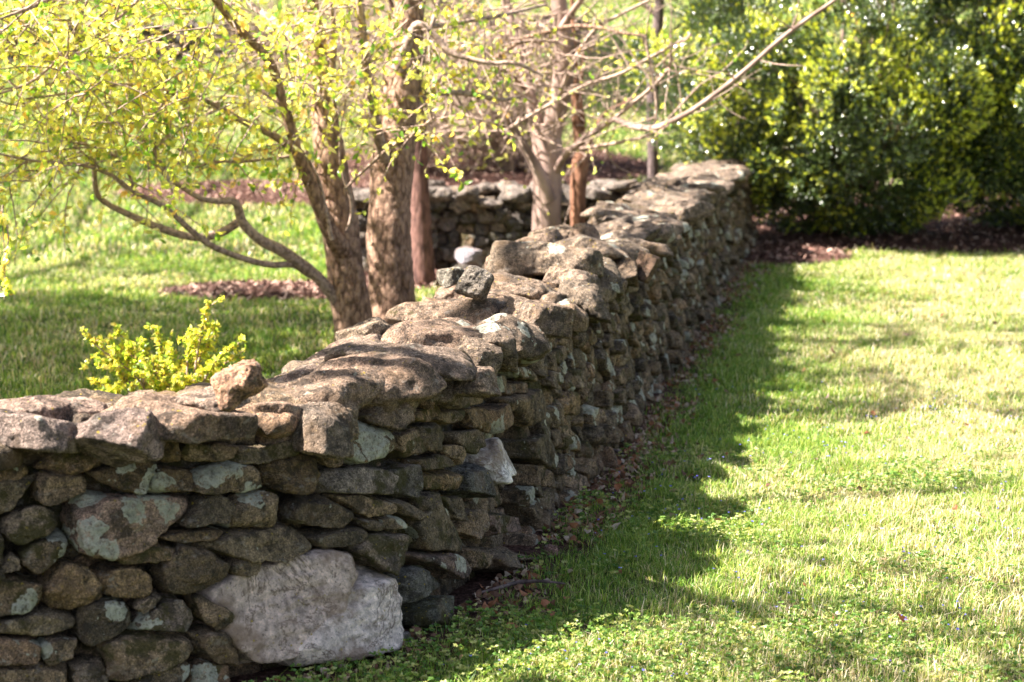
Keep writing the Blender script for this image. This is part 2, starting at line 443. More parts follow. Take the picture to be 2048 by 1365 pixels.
def face_stone(col, path, poly_sh, r, H, level, bulge=None, out=0., tint=None, lich=None, moss=None, mat=None, label=None, p=None, hidden=False, side=1, thick=.55, rough=1.):
    c, A = centroid(poly_sh)
    if A < 2e-4: return
    P0, t, n = face_pt(path, c[0], c[1], H)
    if side < 0: P0 = P0-n*(thick+2*(BAT-2*BAT*c[1]/H)); n = -n
    up = np.array([0, 0, 1.])*cos(.15)-n*sin(.15)
    sz = sqrt(A); dep = min(.16, .9*sz+.03); bl = bulge if bulge is not None else r.uniform(.28, .45)*min(np.ptp(poly_sh[:, 1]), .22)
    Nn, D = face_planes(poly_sh-c, r, dep, bl)
    V, F = rock(Nn, D, np.array([t, up, n]), P0+n*(out-bl*.75), r.uniform(0, 90), level, p or r.uniform(10, 26), rough, r.choice([1., 1.8, 2.6]))
    lich = r.choice([0., .1, .3, .5, .62], p=[.25, .25, .2, .15, .15]) if lich is None else lich
    moss = r.uniform(-.2, .5) if moss is None else moss
    col.add(V, F, pick(r) if tint is None else np.array(tint), lich, moss, mat, label, hidden)

# stones of the near face, outlined where they stand on the wall face
c1 = lambda pts: [(x/2.333, 780+y/2.333) for x, y in pts]
c2 = lambda pts: [(500+x/1.784, 600+y/1.784) for x, y in pts]
PINK = (.30, .20, .15); 
NEAR = [ # outline, options
 (c1([(175,370),(240,250),(320,210),(400,235),(490,310),(505,345),(430,380),(280,412)]), {}),
 (c1([(0,330),(80,335),(145,375),(140,405),(80,430),(-60,440),(-60,340)]), dict(lich=.4)),
 (c1([(-60,450),(130,425),(185,395),(150,450),(60,570),(-60,620)]), dict(lich=.6)),
 (c1([(170,430),(215,400),(340,410),(410,405),(420,450),(390,490),(250,540),(175,530)]), dict(lich=.1)),
 (c1([(410,385),(560,330),(640,320),(730,340),(735,400),(680,485),(600,475),(480,440)]), dict(lich=.62)),
 (c1([(735,370),(860,375),(910,395),(925,430),(890,480),(760,485),(700,478)]), dict(lich=.5)),
 (c1([(640,270),(700,210),(800,205),(860,260),(870,310),(830,345),(700,330)]), dict(lich=.2)),
 (c1([(870,250),(1000,245),(1130,270),(1080,310),(1020,340),(880,345),(865,300)]), dict(lich=0)),
 (c1([(1085,310),(1140,270),(1350,230),(1385,250),(1370,300),(1250,345),(1100,345)]), dict(lich=.35,tint=(.25,.18,.11))),
 (c1([(900,440),(930,380),(1080,350),(1180,350),(1240,400),(1245,445),(1160,485),(1080,495),(890,480)]), dict(lich=.7)),
 (c1([(330,600),(345,520),(400,485),(700,490),(870,500),(900,540),(880,590),(800,650),(700,720),(680,760),(580,790),(440,795),(370,760),(350,700)]), dict(lich=.66,tint=(.40,.26,.19),bulge=.07,moss=-.5,label='large pinkish stone blotched with pale blue-grey lichen',p=14)),
 (c1([(0,640),(40,590),(150,545),(260,555),(290,600),(260,660),(90,740),(50,730)]), dict(moss=.5)),
 (c1([(100,770),(200,700),(290,680),(345,700),(350,740),(280,810),(160,880),(120,850)]), dict(lich=.6)),
 (c1([(-70,640),(0,650),(35,740),(40,810),(0,840),(-70,830)]), {}),
 (c1([(-20,840),(50,760),(95,800),(90,840),(0,870)]), {}),
 (c1([(-60,880),(140,885),(205,910),(215,980),(150,1040),(-60,1075)]), dict(lich=.55)),
 (c1([(215,960),(240,880),(310,800),(400,820),(440,900),(490,930),(485,985),(400,1020),(290,1045),(220,1000)]), dict(lich=.25)),
 (c1([(455,870),(520,830),(640,825),(720,870),(735,920),(700,970),(600,980),(500,960)]), {}),
 (c1([(730,840),(850,730),(900,735),(1000,780),(1080,820),(1050,900),(900,970),(800,965),(740,940)]), dict(lich=.1)),
 (c1([(500,800),(600,750),(700,725),(840,745),(830,790),(700,815),(600,815)]), dict(lich=.3)),
 (c1([(760,690),(880,660),(1020,645),(1080,670),(1020,700),(880,715),(790,712)]), dict(lich=.2)),
 (c1([(870,600),(950,510),(1020,490),(1090,520),(1110,560),(1060,620),(950,630),(850,640)]), dict(lich=.3)),
 (c1([(1070,630),(1110,530),(1200,470),(1290,480),(1340,530),(1340,600),(1280,645),(1150,655)]), dict(lich=.55,bulge=.07)),
 ([(399,1089),(450,1075),(584,1051),(620,1071),(629,1093),(573,1121),(500,1127),(460,1115)], dict(lich=.1)),
 (c1([(1085,830),(1110,800),(1210,795),(1235,830),(1210,865),(1120,878),(1080,860)]), dict(tint=(.27,.19,.12))),
 (c1([(-60,1090),(180,1040),(300,1045),(365,1070),(350,1110),(180,1165),(-60,1140)]), dict(lich=.2)),
 (c1([(365,1100),(400,1010),(520,985),(610,990),(640,1050),(620,1110),(500,1160),(420,1195),(365,1170)]), dict(lich=.72)),
 (c1([(640,1020),(700,960),(745,970),(740,1000),(670,1050)]), {}),
 (c1([(640,1090),(700,1060),(760,980),(860,975),(940,1040),(930,1080),(880,1140),(650,1130)]), dict(tint=(.25,.18,.14))),
 (c1([(905,980),(950,965),(1050,1010),(1100,1050),(1090,1100),(1030,1130),(960,1090)]), {}),
 (c1([(910,1140),(1000,1130),(1080,1150),(1110,1230),(1150,1290),(1020,1300),(930,1230)]), {}),
 (c1([(480,1190),(600,1140),(870,1150),(900,1190),(935,1230),(920,1260),(800,1290),(560,1360),(480,1360)]), dict(lich=.1,bulge=.07)),
 (c1([(560,1400),(700,1310),(890,1270),(895,1320),(800,1420),(560,1460)]), {}),
 (c1([(890,1385),(910,1300),(960,1265),(1060,1290),(1085,1420),(900,1450)]), {}),
 (c1([(200,1195),(280,1160),(360,1170),(355,1250),(250,1290),(200,1260)]), {}),
 (c1([(-60,1160),(110,1165),(190,1200),(180,1280),(-60,1290)]), dict(lich=.3)),
 (c1([(-40,1300),(180,1290),(300,1310),(320,1390),(100,1440),(-40,1420)]), {}),
 (c1([(330,1300),(470,1260),(480,1370),(540,1420),(340,1420)]), {}),
 ([(418,1190),(470,1160),(530,1138),(600,1112),(690,1098),(745,1112),(757,1150),(700,1200),(650,1260),(560,1330),(495,1345),(470,1290),(440,1240)], dict(mat='q',tint=(.58,.445,.39),bulge=.07,lich=.0,moss=-.6,label='huge pale quartz boulder with brown veins at the foot of the wall',p=22,rough=1.0)),
 ([(560,1290),(640,1215),(700,1165),(760,1146),(789,1152),(790,1200),(794,1250),(760,1292),(680,1320),(580,1338)], dict(mat='q',tint=(.72,.60,.54),bulge=.08,lich=.0,moss=-.6,out=.05,label='whitish angular slab leaning on the quartz boulder',p=26,rough=.9)),
 (c2([(60,570),(140,530),(220,540),(265,590),(265,660),(220,700),(110,695),(70,640)]), dict(lich=.3,bulge=.08)),
 (c2([(200,510),(280,480),(330,490),(350,550),(330,590),(260,590),(230,540)]), dict(tint=(.26,.17,.10))),
 (c2([(300,480),(400,430),(500,460),(540,490),(520,560),(430,590),(360,595),(340,530)]), dict(lich=.85,bulge=.07,label='dark stone bearing a large pale green lichen patch')),
 (c2([(410,410),(480,400),(550,430),(530,455),(440,440)]), {}),
 (c2([(270,640),(310,605),(480,600),(525,630),(520,690),(440,700),(290,690)]), dict(tint=(.30,.235,.19),lich=.1)),
 (c2([(140,740),(180,705),(290,715),(390,760),(395,790),(330,815),(190,810),(140,790)]), dict(lich=.3)),
 (c2([(300,700),(400,695),(500,720),(500,750),(420,775),(370,740)]), {}),
 (c2([(515,610),(595,580),(620,640),(620,700),(580,725),(520,695)]), dict(tint=(.19,.16,.14))),
 (c2([(510,720),(560,720),(630,770),(620,800),(540,760)]), {}),
 (c2([(225,850),(370,815),(430,820),(440,845),(400,870),(260,885)]), dict(lich=.1)),
 (c2([(390,780),(450,780),(480,805),(465,830),(430,820)]), {}),
 (c2([(370,880),(420,840),(570,835),(585,900),(570,960),(520,985),(460,960),(440,920)]), dict(tint=(.29,.21,.155),lich=.2,bulge=.07)),
 (c2([(460,780),(540,770),(570,800),(550,820),(480,825)]), {}),
 (c2([(515,1020),(560,960),(630,950),(695,1010),(680,1040),(600,1080),(540,1100),(515,1070)]), dict(tint=(.165,.15,.125),lich=0,bulge=.08)),
 (c2([(580,1120),(650,1060),(710,1045),(700,1100),(640,1180),(590,1170)]), dict(tint=(.15,.145,.10),lich=0,out=.04)),
 (c2([(590,910),(700,900),(770,930),(775,970),(720,1005),(650,950)]), dict(tint=(.23,.15,.12),out=.02)),
 (c2([(600,800),(650,720),(730,790),(780,870),(760,900),(640,895)]), dict(bulge=.06)),
 (c2([(600,700),(680,690),(700,740),(650,720),(610,760)]), {}),
 (c2([(680,700),(760,700),(770,790),(740,790)]), {}),
 (c2([(770,760),(840,750),(850,840),(800,860),(760,830)]), {}),
 (c2([(530,480),(600,450),(620,540),(560,570)]), {}),
 (c2([(600,450),(660,430),(690,490),(680,540),(620,550)]), dict(bulge=.06)),
 (c2([(600,570),(700,555),(745,575),(720,600),(620,612)]), {}),
 (c2([(690,520),(740,520),(790,560),(770,590),(720,570)]), {}),
 (c2([(685,400),(770,390),(780,430),(720,450),(680,430)]), {}),
 (c2([(720,350),(840,335),(840,370),(760,390),(710,380)]), dict(moss=.6)),
 (c2([(740,470),(840,470),(850,510),(800,555),(760,520)]), {}),
 (c2([(780,390),(830,380),(870,480),(800,460)]), {}),
 (c2([(820,560),(850,495),(880,495),(920,590),(910,620),(860,665),(840,650),(830,600)]), dict(mat='q',tint=(.95,.88,.84),lich=0,moss=-.7,out=.035,label='bright white quartz block set in the dark wall face')),
 (c2([(760,600),(830,590),(855,660),(850,710),(770,690)]), dict(tint=(.15,.14,.13),out=.02)),
 (c2([(620,620),(750,610),(760,680),(650,680)]), {}),
 (c2([(850,400),(920,370),(960,440),(900,480),(860,450)]), dict(lich=.6)),
 (c2([(910,350),(1000,310),(1055,380),(1050,430),(990,450),(940,400)]), dict(lich=.4,out=.02)),
 (c2([(910,300),(980,290),(1000,330),(930,345)]), {}),
 (c2([(880,260),(915,270),(920,320),(880,340)]), dict(lich=.6)),
 (c2([(920,240),(980,235),(1035,270),(1020,300),(960,280)]), {}),
 (c2([(980,500),(1050,470),(1080,560),(1060,610),(990,570)]), dict(out=.02)),
 (c2([(845,920),(880,885),(940,930),(930,970),(860,960)]), dict(out=.04)),
 (c2([(780,890),(840,900),(820,960),(780,960)]), dict(out=.03)),
 (c2([(930,920),(1000,890),(1060,930),(980,950)]), dict(out=.04)),
 (c2([(830,760),(930,770),(940,830),(860,850)]), dict(tint=(.24,.155,.125),out=.02)),
 (c2([(700,360),(700,400),(610,440),(560,430),(560,400),(640,385)]), {}),
]
def cap(col, px, py, z, w, dep, th, yaw=0, roll=0, pitch=0, seed=0, tint=None, lich=.1, moss=-.1, level=6, p=19, label=None, rough=1., n=7, pos=None, strata=2.0, dome=0):
    """a field stone lying on the wall top: width, depth, thickness in metres"""
    r = np.random.default_rng(1000+seed)
    Nn, D = [], []
    a0 = r.uniform(0, 1)
    for k in range(n):
        a = 2*pi*(k+a0+r.uniform(-.25, .25))/n; ca, sa = cos(a), sin(a)
        e = 1/sqrt((ca/(w/2))**2+(sa/(dep/2))**2)
        Nn.append([ca, sa, r.uniform(-.15, .30)+dome*r.uniform(.1, .75)]); D.append(e*r.uniform(.80, 1.08))
    Nn.append([r.uniform(-.12, .12), r.uniform(-.12, .12), 1]); D.append(th/2)
    for k in range(6 if dome else 3):
        a = r.uniform(0, 2*pi); tl = r.uniform(.25, 1.); nn = np.array([cos(a)*tl, sin(a)*tl, 1]); nn /= np.linalg.norm(nn)
        Nn.append(nn); D.append((sqrt((nn[0]*w/2)**2+(nn[1]*dep/2)**2)+nn[2]*th/2)*r.uniform(.62, .80))
    Nn.append([r.uniform(-.1, .1), r.uniform(-.1, .1), -1]); D.append(th/2)
    for k in range(2):
        a = r.uniform(0, 2*pi); nn = np.array([cos(a)*.7, sin(a)*.7, -1]); nn /= np.linalg.norm(nn)
        Nn.append(nn); D.append((sqrt((nn[0]*w/2)**2+(nn[1]*dep/2)**2)-nn[2]*th/2)*r.uniform(.65, .85))
    cy, sy = cos(radians(yaw)), sin(radians(yaw)); cr, sr = cos(radians(roll)), sin(radians(roll)); cp, sp = cos(radians(pitch)), sin(radians(pitch))
    Rz = np.array([[cy, -sy, 0], [sy, cy, 0], [0, 0, 1]]); Ry = np.array([[cr, 0, sr], [0, 1, 0], [-sr, 0, cr]]); Rx = np.array([[1, 0, 0], [0, cp, -sp], [0, sp, cp]])
    ctr = PZ(px, py, z) if pos is None else np.array(pos)
    V, F = rock(np.array(Nn), np.array(D), (Rz@Ry@Rx).T, ctr, seed*1.37+3, level, p, rough, strata)
    t = np.array(tint) if tint is not None else np.array(TINTS[r.integers(len(TINTS))])*r.uniform(.95, 1.2)
    if col is None: return V, F, t
    col.add(V, F, t, lich, moss, None, label)
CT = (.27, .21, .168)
CAPS = [ # px, py, z, width, depth, thick, yaw, roll, pitch, seed, opts
 (55,868,.80,.36,.34,.12,8,4,-14,1,dict(tint=(.25,.215,.205),moss=-.5)),
 (60,818,.85,.26,.24,.07,0,0,0,2,dict(tint=(.30,.24,.21),moss=-.6)),
 (135,816,.84,.20,.22,.06,0,4,0,3,dict(tint=(.31,.25,.22),moss=-.6)),
 (172,852,.80,.09,.22,.11,0,20,0,4,dict(tint=(.2,.165,.13))),
 (242,874,.795,.20,.30,.15,10,22,-24,5,dict(tint=(.25,.21,.20),moss=-.5)),
 (352,838,.815,.42,.38,.125,-6,4,-8,6,dict(tint=CT,moss=-.3,label='broad buff capstone lit by the sun')),
 (420,800,.86,.22,.2,.06,20,-3,0,7,dict(tint=(.33,.27,.23),moss=-.6)),
 (545,850,.795,.19,.26,.115,0,2,-4,8,dict(tint=CT,p=18)),
 (615,852,.79,.22,.26,.12,10,10,-6,9,dict(tint=(.19,.165,.14),p=18)),
 (628,790,.85,.36,.36,.10,10,-4,-6,10,dict(tint=(.27,.215,.17),lich=.2)),
 (590,765,.84,.24,.22,.08,0,-10,0,11,dict(tint=(.31,.26,.23))),
 (750,812,.795,.20,.22,.08,-14,16,-4,12,dict(tint=(.25,.205,.165),p=16)),
 (735,768,.85,.42,.34,.145,8,2,-10,13,dict(tint=CT,moss=-.2,label='thick rounded capstone with a rough sunlit top')),
 (866,762,.815,.20,.28,.14,14,14,-10,14,dict(tint=(.24,.20,.17))),
 (812,718,.90,.50,.34,.085,10,5,-6,15,dict(tint=(.25,.21,.18),moss=.1)),
 (947,765,.79,.11,.24,.075,0,0,-8,16,dict(tint=(.24,.20,.165),p=20)),
 (938,715,.83,.15,.24,.11,10,18,-6,17,dict(tint=(.22,.185,.15),lich=.3)),
 (862,682,.905,.42,.34,.12,6,0,-8,18,dict(tint=CT,moss=-.1,lich=.2)),
 (958,690,.85,.16,.3,.12,30,22,-10,19,dict(tint=(.22,.185,.15),lich=.5)),
 (1005,680,.83,.26,.38,.13,6,6,-8,20,dict(tint=(.21,.175,.14),lich=.55)),
 (722,668,.845,.22,.22,.08,8,-8,-4,21,dict(tint=(.27,.23,.18),p=22)),
 (690,705,.83,.22,.3,.07,30,-12,-4,22,dict(tint=(.27,.215,.18))),
 (640,735,.82,.24,.3,.08,25,-10,0,23,dict(tint=(.28,.225,.19))),
 (900,627,.88,.50,.34,.085,4,1,-4,24,dict(tint=(.27,.215,.17),moss=0)),
 (1058,640,.835,.27,.40,.12,12,8,-8,25,dict(tint=(.22,.18,.145),lich=.3)),
 (985,610,.87,.34,.3,.08,4,6,-4,26,dict(tint=(.27,.22,.18))),
 (905,590,.85,.20,.22,.07,20,0,0,27,dict(tint=(.30,.235,.19))),
 (1085,612,.80,.16,.3,.12,10,10,0,28,dict(lich=.3)),
 (1035,582,.86,.28,.3,.085,0,5,0,29,dict(tint=(.25,.205,.165))),
 (1130,562,.84,.22,.34,.08,10,8,-4,30,dict(tint=(.29,.24,.20))),
 (1155,600,.79,.17,.36,.13,10,10,-8,31,dict(tint=(.19,.165,.135),lich=.3)),
 (1082,526,.89,.62,.42,.12,4,3,-10,32,dict(tint=(.24,.205,.165),lich=.45,p=20,label='long grey-brown slab lying across the wall with a dark front edge')),
 (1178,548,.82,.22,.36,.14,8,14,-8,33,dict(tint=(.20,.175,.14),lich=.3,p=16)),
 (1035,535,.86,.24,.24,.045,6,0,0,34,dict(tint=(.29,.245,.2))),
 (1000,520,.87,.2,.3,.1,6,-12,0,35,dict(tint=(.30,.235,.19))),
 (1278,536,.80,.08,.3,.12,20,20,0,36,dict(tint=(.17,.12,.09),p=18)),
 (1235,540,.79,.12,.3,.12,20,10,0,37,dict(tint=(.21,.17,.13))),
 (1155,470,.90,.13,.18,.11,20,0,0,38,dict(tint=(.32,.26,.22))),
 (1098,474,.87,.3,.3,.09,10,-10,0,39,dict(tint=(.28,.23,.18),lich=.4)),
 (1060,492,.86,.26,.3,.09,10,-14,0,40,dict(tint=(.27,.22,.18))),
 (1180,500,.88,.32,.36,.09,10,6,0,41,dict(tint=(.26,.22,.18),lich=.4)),
 (1240,508,.84,.22,.34,.10,12,14,0,42,dict(tint=(.22,.19,.155),lich=.4)),
]
def build_main_wall():
    W = empty('stone_wall', (-.37, 5.88, 0), 'long curving dry-laid fieldstone wall running from the near left to the dark green shrubs', 'stone wall')
    col = Stones(); r = np.random.default_rng(21)
    hulls = []
    for pts, op in NEAR:
        op = dict(op); hp = hull(pts); hulls.append(hp); c0, _ = centroid(hp)
        hp2 = c0+(hp-c0)*.985; sh = []
        for q in hp2:
            e = hit(main, q[0], q[1])
            if e: sh.append(e)
        if len(sh) < 3: continue
        sh = hull(sh)
        if len(sh) < 3: continue
        if op.get('mat') == 'q': op['mat'] = QUARTZ
        face_stone(col, main, sh, r, WH, 6, **op)
    for cell in voronoi_cells(0, main.L, -.03, WH, .077, 1.5, r):
        c, A = centroid(cell)
        if A < 5e-4: continue
        Pc, t, n = face_pt(main, np.clip(c[0], 0, main.L), max(c[1], 0)); px, py = proj(Pc)
        # ratio of sight: how much this cell sits behind an outlined stone
        covered = any(inpoly(px, py, h) for h in hulls) or (px < 1060 and px > 0)
        d = Pc[1]; lev = 5
        if px < -60 or d > 13: lev = 4
        if covered: face_stone(col, main, cell, r, WH, 4, out=-.10, hidden=True)
        else: face_stone(col, main, c+(cell-c)*.965, r, WH, lev, out=r.normal()*.026, lich=r.choice([.0, .2, .45, .6, .7]))
    for cell in voronoi_cells(0, main.L, -.03, WH, .13, 1.6, r):          # the far side
        face_stone(col, main, cell, r, WH, 4, out=r.normal()*.015, hidden=True, side=-1)
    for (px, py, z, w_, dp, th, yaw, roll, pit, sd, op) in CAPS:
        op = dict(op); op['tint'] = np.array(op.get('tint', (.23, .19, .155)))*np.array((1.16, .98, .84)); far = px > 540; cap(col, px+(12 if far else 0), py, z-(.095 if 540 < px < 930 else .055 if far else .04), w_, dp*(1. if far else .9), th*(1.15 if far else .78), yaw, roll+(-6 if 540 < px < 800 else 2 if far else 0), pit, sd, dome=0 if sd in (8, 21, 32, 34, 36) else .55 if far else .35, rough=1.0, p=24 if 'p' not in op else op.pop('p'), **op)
    # lower bed of cap stones, and the cap stones farther along
    s = 0.; k = 100
    while s < main.L:
        q, t, n = main.at(s); px, py = proj(q+np.array([0, 0, .8])); hero = (-20 < px < 1285)
        for tt in (.18, .32, .46):
            w_ = r.uniform(.20, .38); zz = (WH-.02) if hero else WH+r.uniform(-.035, .0)
            pos = q-n*(tt+r.normal()*.03)+t*r.normal()*.05; pos[2] = zz
            yaw = math.degrees(math.atan2(-n[1], -n[0]))+r.normal()*18
            cap(col, 0, 0, 0, w_, r.uniform(.2, .34), r.uniform(.07, .11), yaw, r.normal()*7, r.normal()*7, k, pos=pos, lich=r.choice([0, .2, .45]), level=4 if (q[1] > 13 or px < -50) else 5, rough=.9)
            k += 1
        if not hero:
            for tt in (r.uniform(.05, .25), r.uniform(.28, .48)):
                pos = q-n*tt+t*r.normal()*.05; pos[2] = WH+r.uniform(.0, .055)
                yaw = math.degrees(math.atan2(-n[1], -n[0]))+r.normal()*20
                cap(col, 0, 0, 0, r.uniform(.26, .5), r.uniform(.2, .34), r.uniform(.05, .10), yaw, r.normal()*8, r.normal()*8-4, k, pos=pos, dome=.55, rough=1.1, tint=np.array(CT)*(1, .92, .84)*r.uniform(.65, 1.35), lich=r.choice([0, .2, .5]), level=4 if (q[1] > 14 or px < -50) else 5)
                k += 1
        s += r.uniform(.17, .26)
    # rubble core so that no daylight shows through the joints
    S = np.arange(0, main.L-.02, .1); a = Acc(); V = []
    for x in S:
        q, t, n = main.at(x)
        for off, h in ((-.10, -.05), (-.11, WH+.005), (-.46, WH+.005), (-.47, -.05)): V.append(q+n*off+np.array([0, 0, h]))
    V = np.array(V); m = len(S); i = np.arange(m-1)*4; F = []
    for k2 in range(4): F.append(np.stack([i+k2, i+(k2+1) % 4, i+4+(k2+1) % 4, i+4+k2], 1))
    F.append(np.array([[0, 1, 2, 3], [4*m-1, 4*m-2, 4*m-3, 4*m-4]])); F = np.concatenate(F)
    mesh('rubble_core', V, F, STONE, W, None, dict(tint=np.tile((.10, .08, .06), (len(V), 1)), lich=np.zeros(len(V)), moss=np.full(len(V), .3)), False)
    col.build(W, 100)
build_main_wall()

def loose(name, label, cat, px, py, z, w_, dp, th, yaw, roll, pit, sd, tint, lich=0., moss=-.6, mat=None, pos=None, **k):
    V, F, t = cap(None, px, py, z, w_, dp, th, yaw, roll, pit, sd, tint=tint, pos=pos, **k); n = len(V)
    o = mesh(name, V, F, mat or STONE, None, V.mean(0), dict(tint=np.tile(tint, (n, 1)), lich=np.full(n, lich), moss=np.full(n, moss)))
    return tag(o, label, cat)
loose('loose_stone', 'small orange-pink rock perched alone on the near wall top', 'rock', 484, 764, .905, .165, .13, .105, 0, -20, 0, 501, (.60, .33, .20), p=8, rough=1.5, n=6)
loose('loose_stone', 'dark triangular rock standing upright on the wall top', 'rock', 950, 566, .925, .135, .10, .13, 5, 18, 8, 502, (.21, .175, .14), lich=.2, p=14, n=5)
loose('loose_stone', 'flat grey-green stone poking out left of the triangular rock', 'rock', 902, 553, .915, .125, .14, .065, 0, -8, 0, 503, (.27, .235, .18), lich=.3, p=12)
loose('fallen_stone', 'small white stone lying in the grass at the foot of the quartz boulder', 'rock', 800, 1280, .02, .075, .06, .05, 0, 0, 0, 504, (.55, .50, .47), p=12)
loose('fallen_stone', 'pinkish brown stone chip on bare soil beside the wall foot', 'rock', 1103, 1100, .02, .05, .045, .035, 0, 0, 0, 505, (.35, .2, .16), p=12)
loose('white_rock', 'pale lilac-white rock lying before the rear stone wall', 'rock', 937, 518, .10, .22, .2, .14, 10, 12, 0, 506, (.30, .27, .30), mat=QUARTZ, p=14, pos=P(938, 512, 15.9))

# ---------------------------------------------------------------- rear walls
def rear_wall(label, pts, H, cell, seed, thick=.5, rounded=9, nmax=60, lev=4, pal=None):
    path = Path(pts); r = np.random.default_rng(seed)
    q0, t, n = path.at(path.L/2); z0 = float(gz(q0[0], q0[1]))
    W = empty('stone_wall', (q0[0], q0[1], z0), label, 'stone wall'); col = Stones()
    def lift(k0):
        for it in col.items[k0:]:
            c = it['V'].mean(0); it['V'] = it['V']+np.array([0, 0, float(gz(c[0], c[1]))])
    for side in (1, -1):
        for cellp in voronoi_cells(0, path.L, -.05, H, cell, 1.25, r):
            tint = np.array([(.30, .20, .12), (.22, .17, .13), (.16, .135, .12), (.34, .26, .19), (.20, .17, .15), (.26, .22, .20)][r.integers(6)])*r.uniform(.8, 1.2)
            face_stone(col, path, cellp, r, H, lev if side > 0 else 3, out=r.normal()*.045, rough=1.5, p=r.uniform(8, 16), side=side, tint=tint, lich=r.choice([0, .3]), hidden=side < 0, thick=thick)
    s = 0.; k = seed*1000
    while s < path.L:
        q, t, n = path.at(s)
        for tt in (.05, .3, .48):
            pos = q-n*tt; pos[2] = H+r.uniform(-.06, .07)
            cap(col, 0, 0, 0, r.uniform(.2, .36), r.uniform(.2, .3), r.uniform(.07, .14), r.uniform(0, 360), r.normal()*10, r.normal()*10, k, pos=pos, level=lev, p=8, tint=np.array((.28, .225, .19))*r.uniform(.7, 1.2)); k += 1
        s += r.uniform(.18, .28)
    lift(0)
    S = np.arange(0, path.L-.02, .2); V = []
    for x in S:
        q, t, n = path.at(x); z = float(gz(q[0], q[1]))
        for off, h in ((-.10, -.1), (-.13, H-.04), (-thick+.12, H-.04), (-thick+.10, -.1)): V.append(q+n*off+np.array([0, 0, h+z]))
    V = np.array(V); m = len(S); i = np.arange(m-1)*4; F = [np.stack([i+a, i+(a+1) % 4, i+4+(a+1) % 4, i+4+a], 1) for a in range(4)]
    F.append(np.array([[0, 1, 2, 3], [4*m-1, 4*m-2, 4*m-3, 4*m-4]]))
    mesh('rubble_core', V, np.concatenate(F), STONE, W, None, dict(tint=np.tile((.08, .065, .05), (len(V), 1)), lich=np.zeros(len(V)), moss=np.full(len(V), .3)), False)
    col.build(W, nmax)
rear_wall('rear wall of rounded stones joining the main wall behind the pale smooth tree', [(-1.22, 16.35), (-.4, 16.5), (.4, 16.7), (1.5, 17.0)], .62, .105, 31, lev=5)
rear_wall('distant low stone wall high on the slope behind the leafy trees', [(-9.5, 37.0), (-5, 37.5), (0, 38), (1.4, 38.4)], .6, .24, 32, lev=3, nmax=30)

# ---------------------------------------------------------------- mulch beds
def blob_bed(name, cx, cy, rx, ry, seed, label=None, h=.05, chips=900, shape=None):
    xs = np.linspace(-1.25, 1.25, 90); X, Y = np.meshgrid(xs, xs); x = cx+X.ravel()*rx; y = cy+Y.ravel()*ry
    rr = np.sqrt(X.ravel()**2+Y.ravel()**2)+.16*n2(x, y, 1.4, seed, 3)
    z = gz(x, y)+h*np.clip((1-rr)*3, -1, 1)+.012*n2(x, y, 9, seed+3, 3)-.004
    i = (np.arange(89)[:, None]*90+np.arange(89)[None, :]).ravel(); F = np.stack([i, i+1, i+91, i+90], 1)
    keep = (z[F].max(1) > gz(x, y)[F].min(1)-.02)
    o = mesh(name, np.stack([x, y, z], 1), F[keep], MULCH, None, None); tag(o, kind='structure')
    r = np.random.default_rng(seed); a = r.uniform(0, 2*pi, chips*2); q = np.sqrt(r.uniform(0, 1, chips*2)); px = cx+np.cos(a)*q*rx; py = cy+np.sin(a)*q*ry
    pz = gz(px, py)+h*np.clip((1-q)*3, 0, 1)+.008
    return np.stack([px, py, pz], 1)
def chips(name, pts, seed, size=.035, label=None, mat=None, cols=None):
    r = np.random.default_rng(seed); n = len(pts); yaw = r.uniform(0, 2*pi, n); tl = r.normal(0, .5, (n, 2)); L = size*r.uniform(.4, 1.3, n); Wd = L*r.uniform(.2, .5, n)
    ax = np.stack([np.cos(yaw), np.sin(yaw), tl[:, 0]], 1); bx = np.stack([-np.sin(yaw), np.cos(yaw), tl[:, 1]], 1)
    c = np.array(cols or [(.21, .11, .085), (.12, .06, .047), (.32, .19, .15), (.42, .29, .23)])[r.integers(4, size=n)]*r.uniform(.7, 1.2, (n, 1))
    up = np.array([0, 0, 1.])*(L*.16)[:, None]
    A = pts-ax*L[:, None]-bx*Wd[:, None]; B = pts+ax*L[:, None]-bx*Wd[:, None]; Cc = pts+ax*L[:, None]+bx*Wd[:, None]; Dd = pts-ax*L[:, None]+bx*Wd[:, None]
    V = np.stack([A, B, Cc, Dd, A+up, B+up, Cc+up, Dd+up], 1).reshape(-1, 3); b = np.arange(n)[:, None]*8
    F = np.concatenate([b+np.array([f]) for f in ((4, 5, 6, 7), (0, 1, 5, 4), (1, 2, 6, 5), (2, 3, 7, 6), (3, 0, 4, 7))])
    o = mesh(name, V, F, mat or CHIP, None, None, dict(tint=np.repeat(c, 8, 0)), False); tag(o, kind='stuff'); return o
pb = np.concatenate([blob_bed('mulch_bed', 4.6, 20.1, 3.9, 2.3, 51, h=.06, chips=2500), blob_bed('mulch_bed', 2.35, 17.9, .75, 1.0, 57, h=.04, chips=300), blob_bed('mulch_bed', -1.75, 15.1, .95, .5, 52, h=.04),
                     blob_bed('mulch_bed', -.75, 16.0, .75, .7, 53, h=.03, chips=300), blob_bed('mulch_bed', -2.6, 22.3, 1.9, .9, 54, h=.05),
                     blob_bed('mulch_bed', -.4, 24.2, 2.3, 2.0, 55, h=.05)])
chips('mulch', pb, 56, .02)

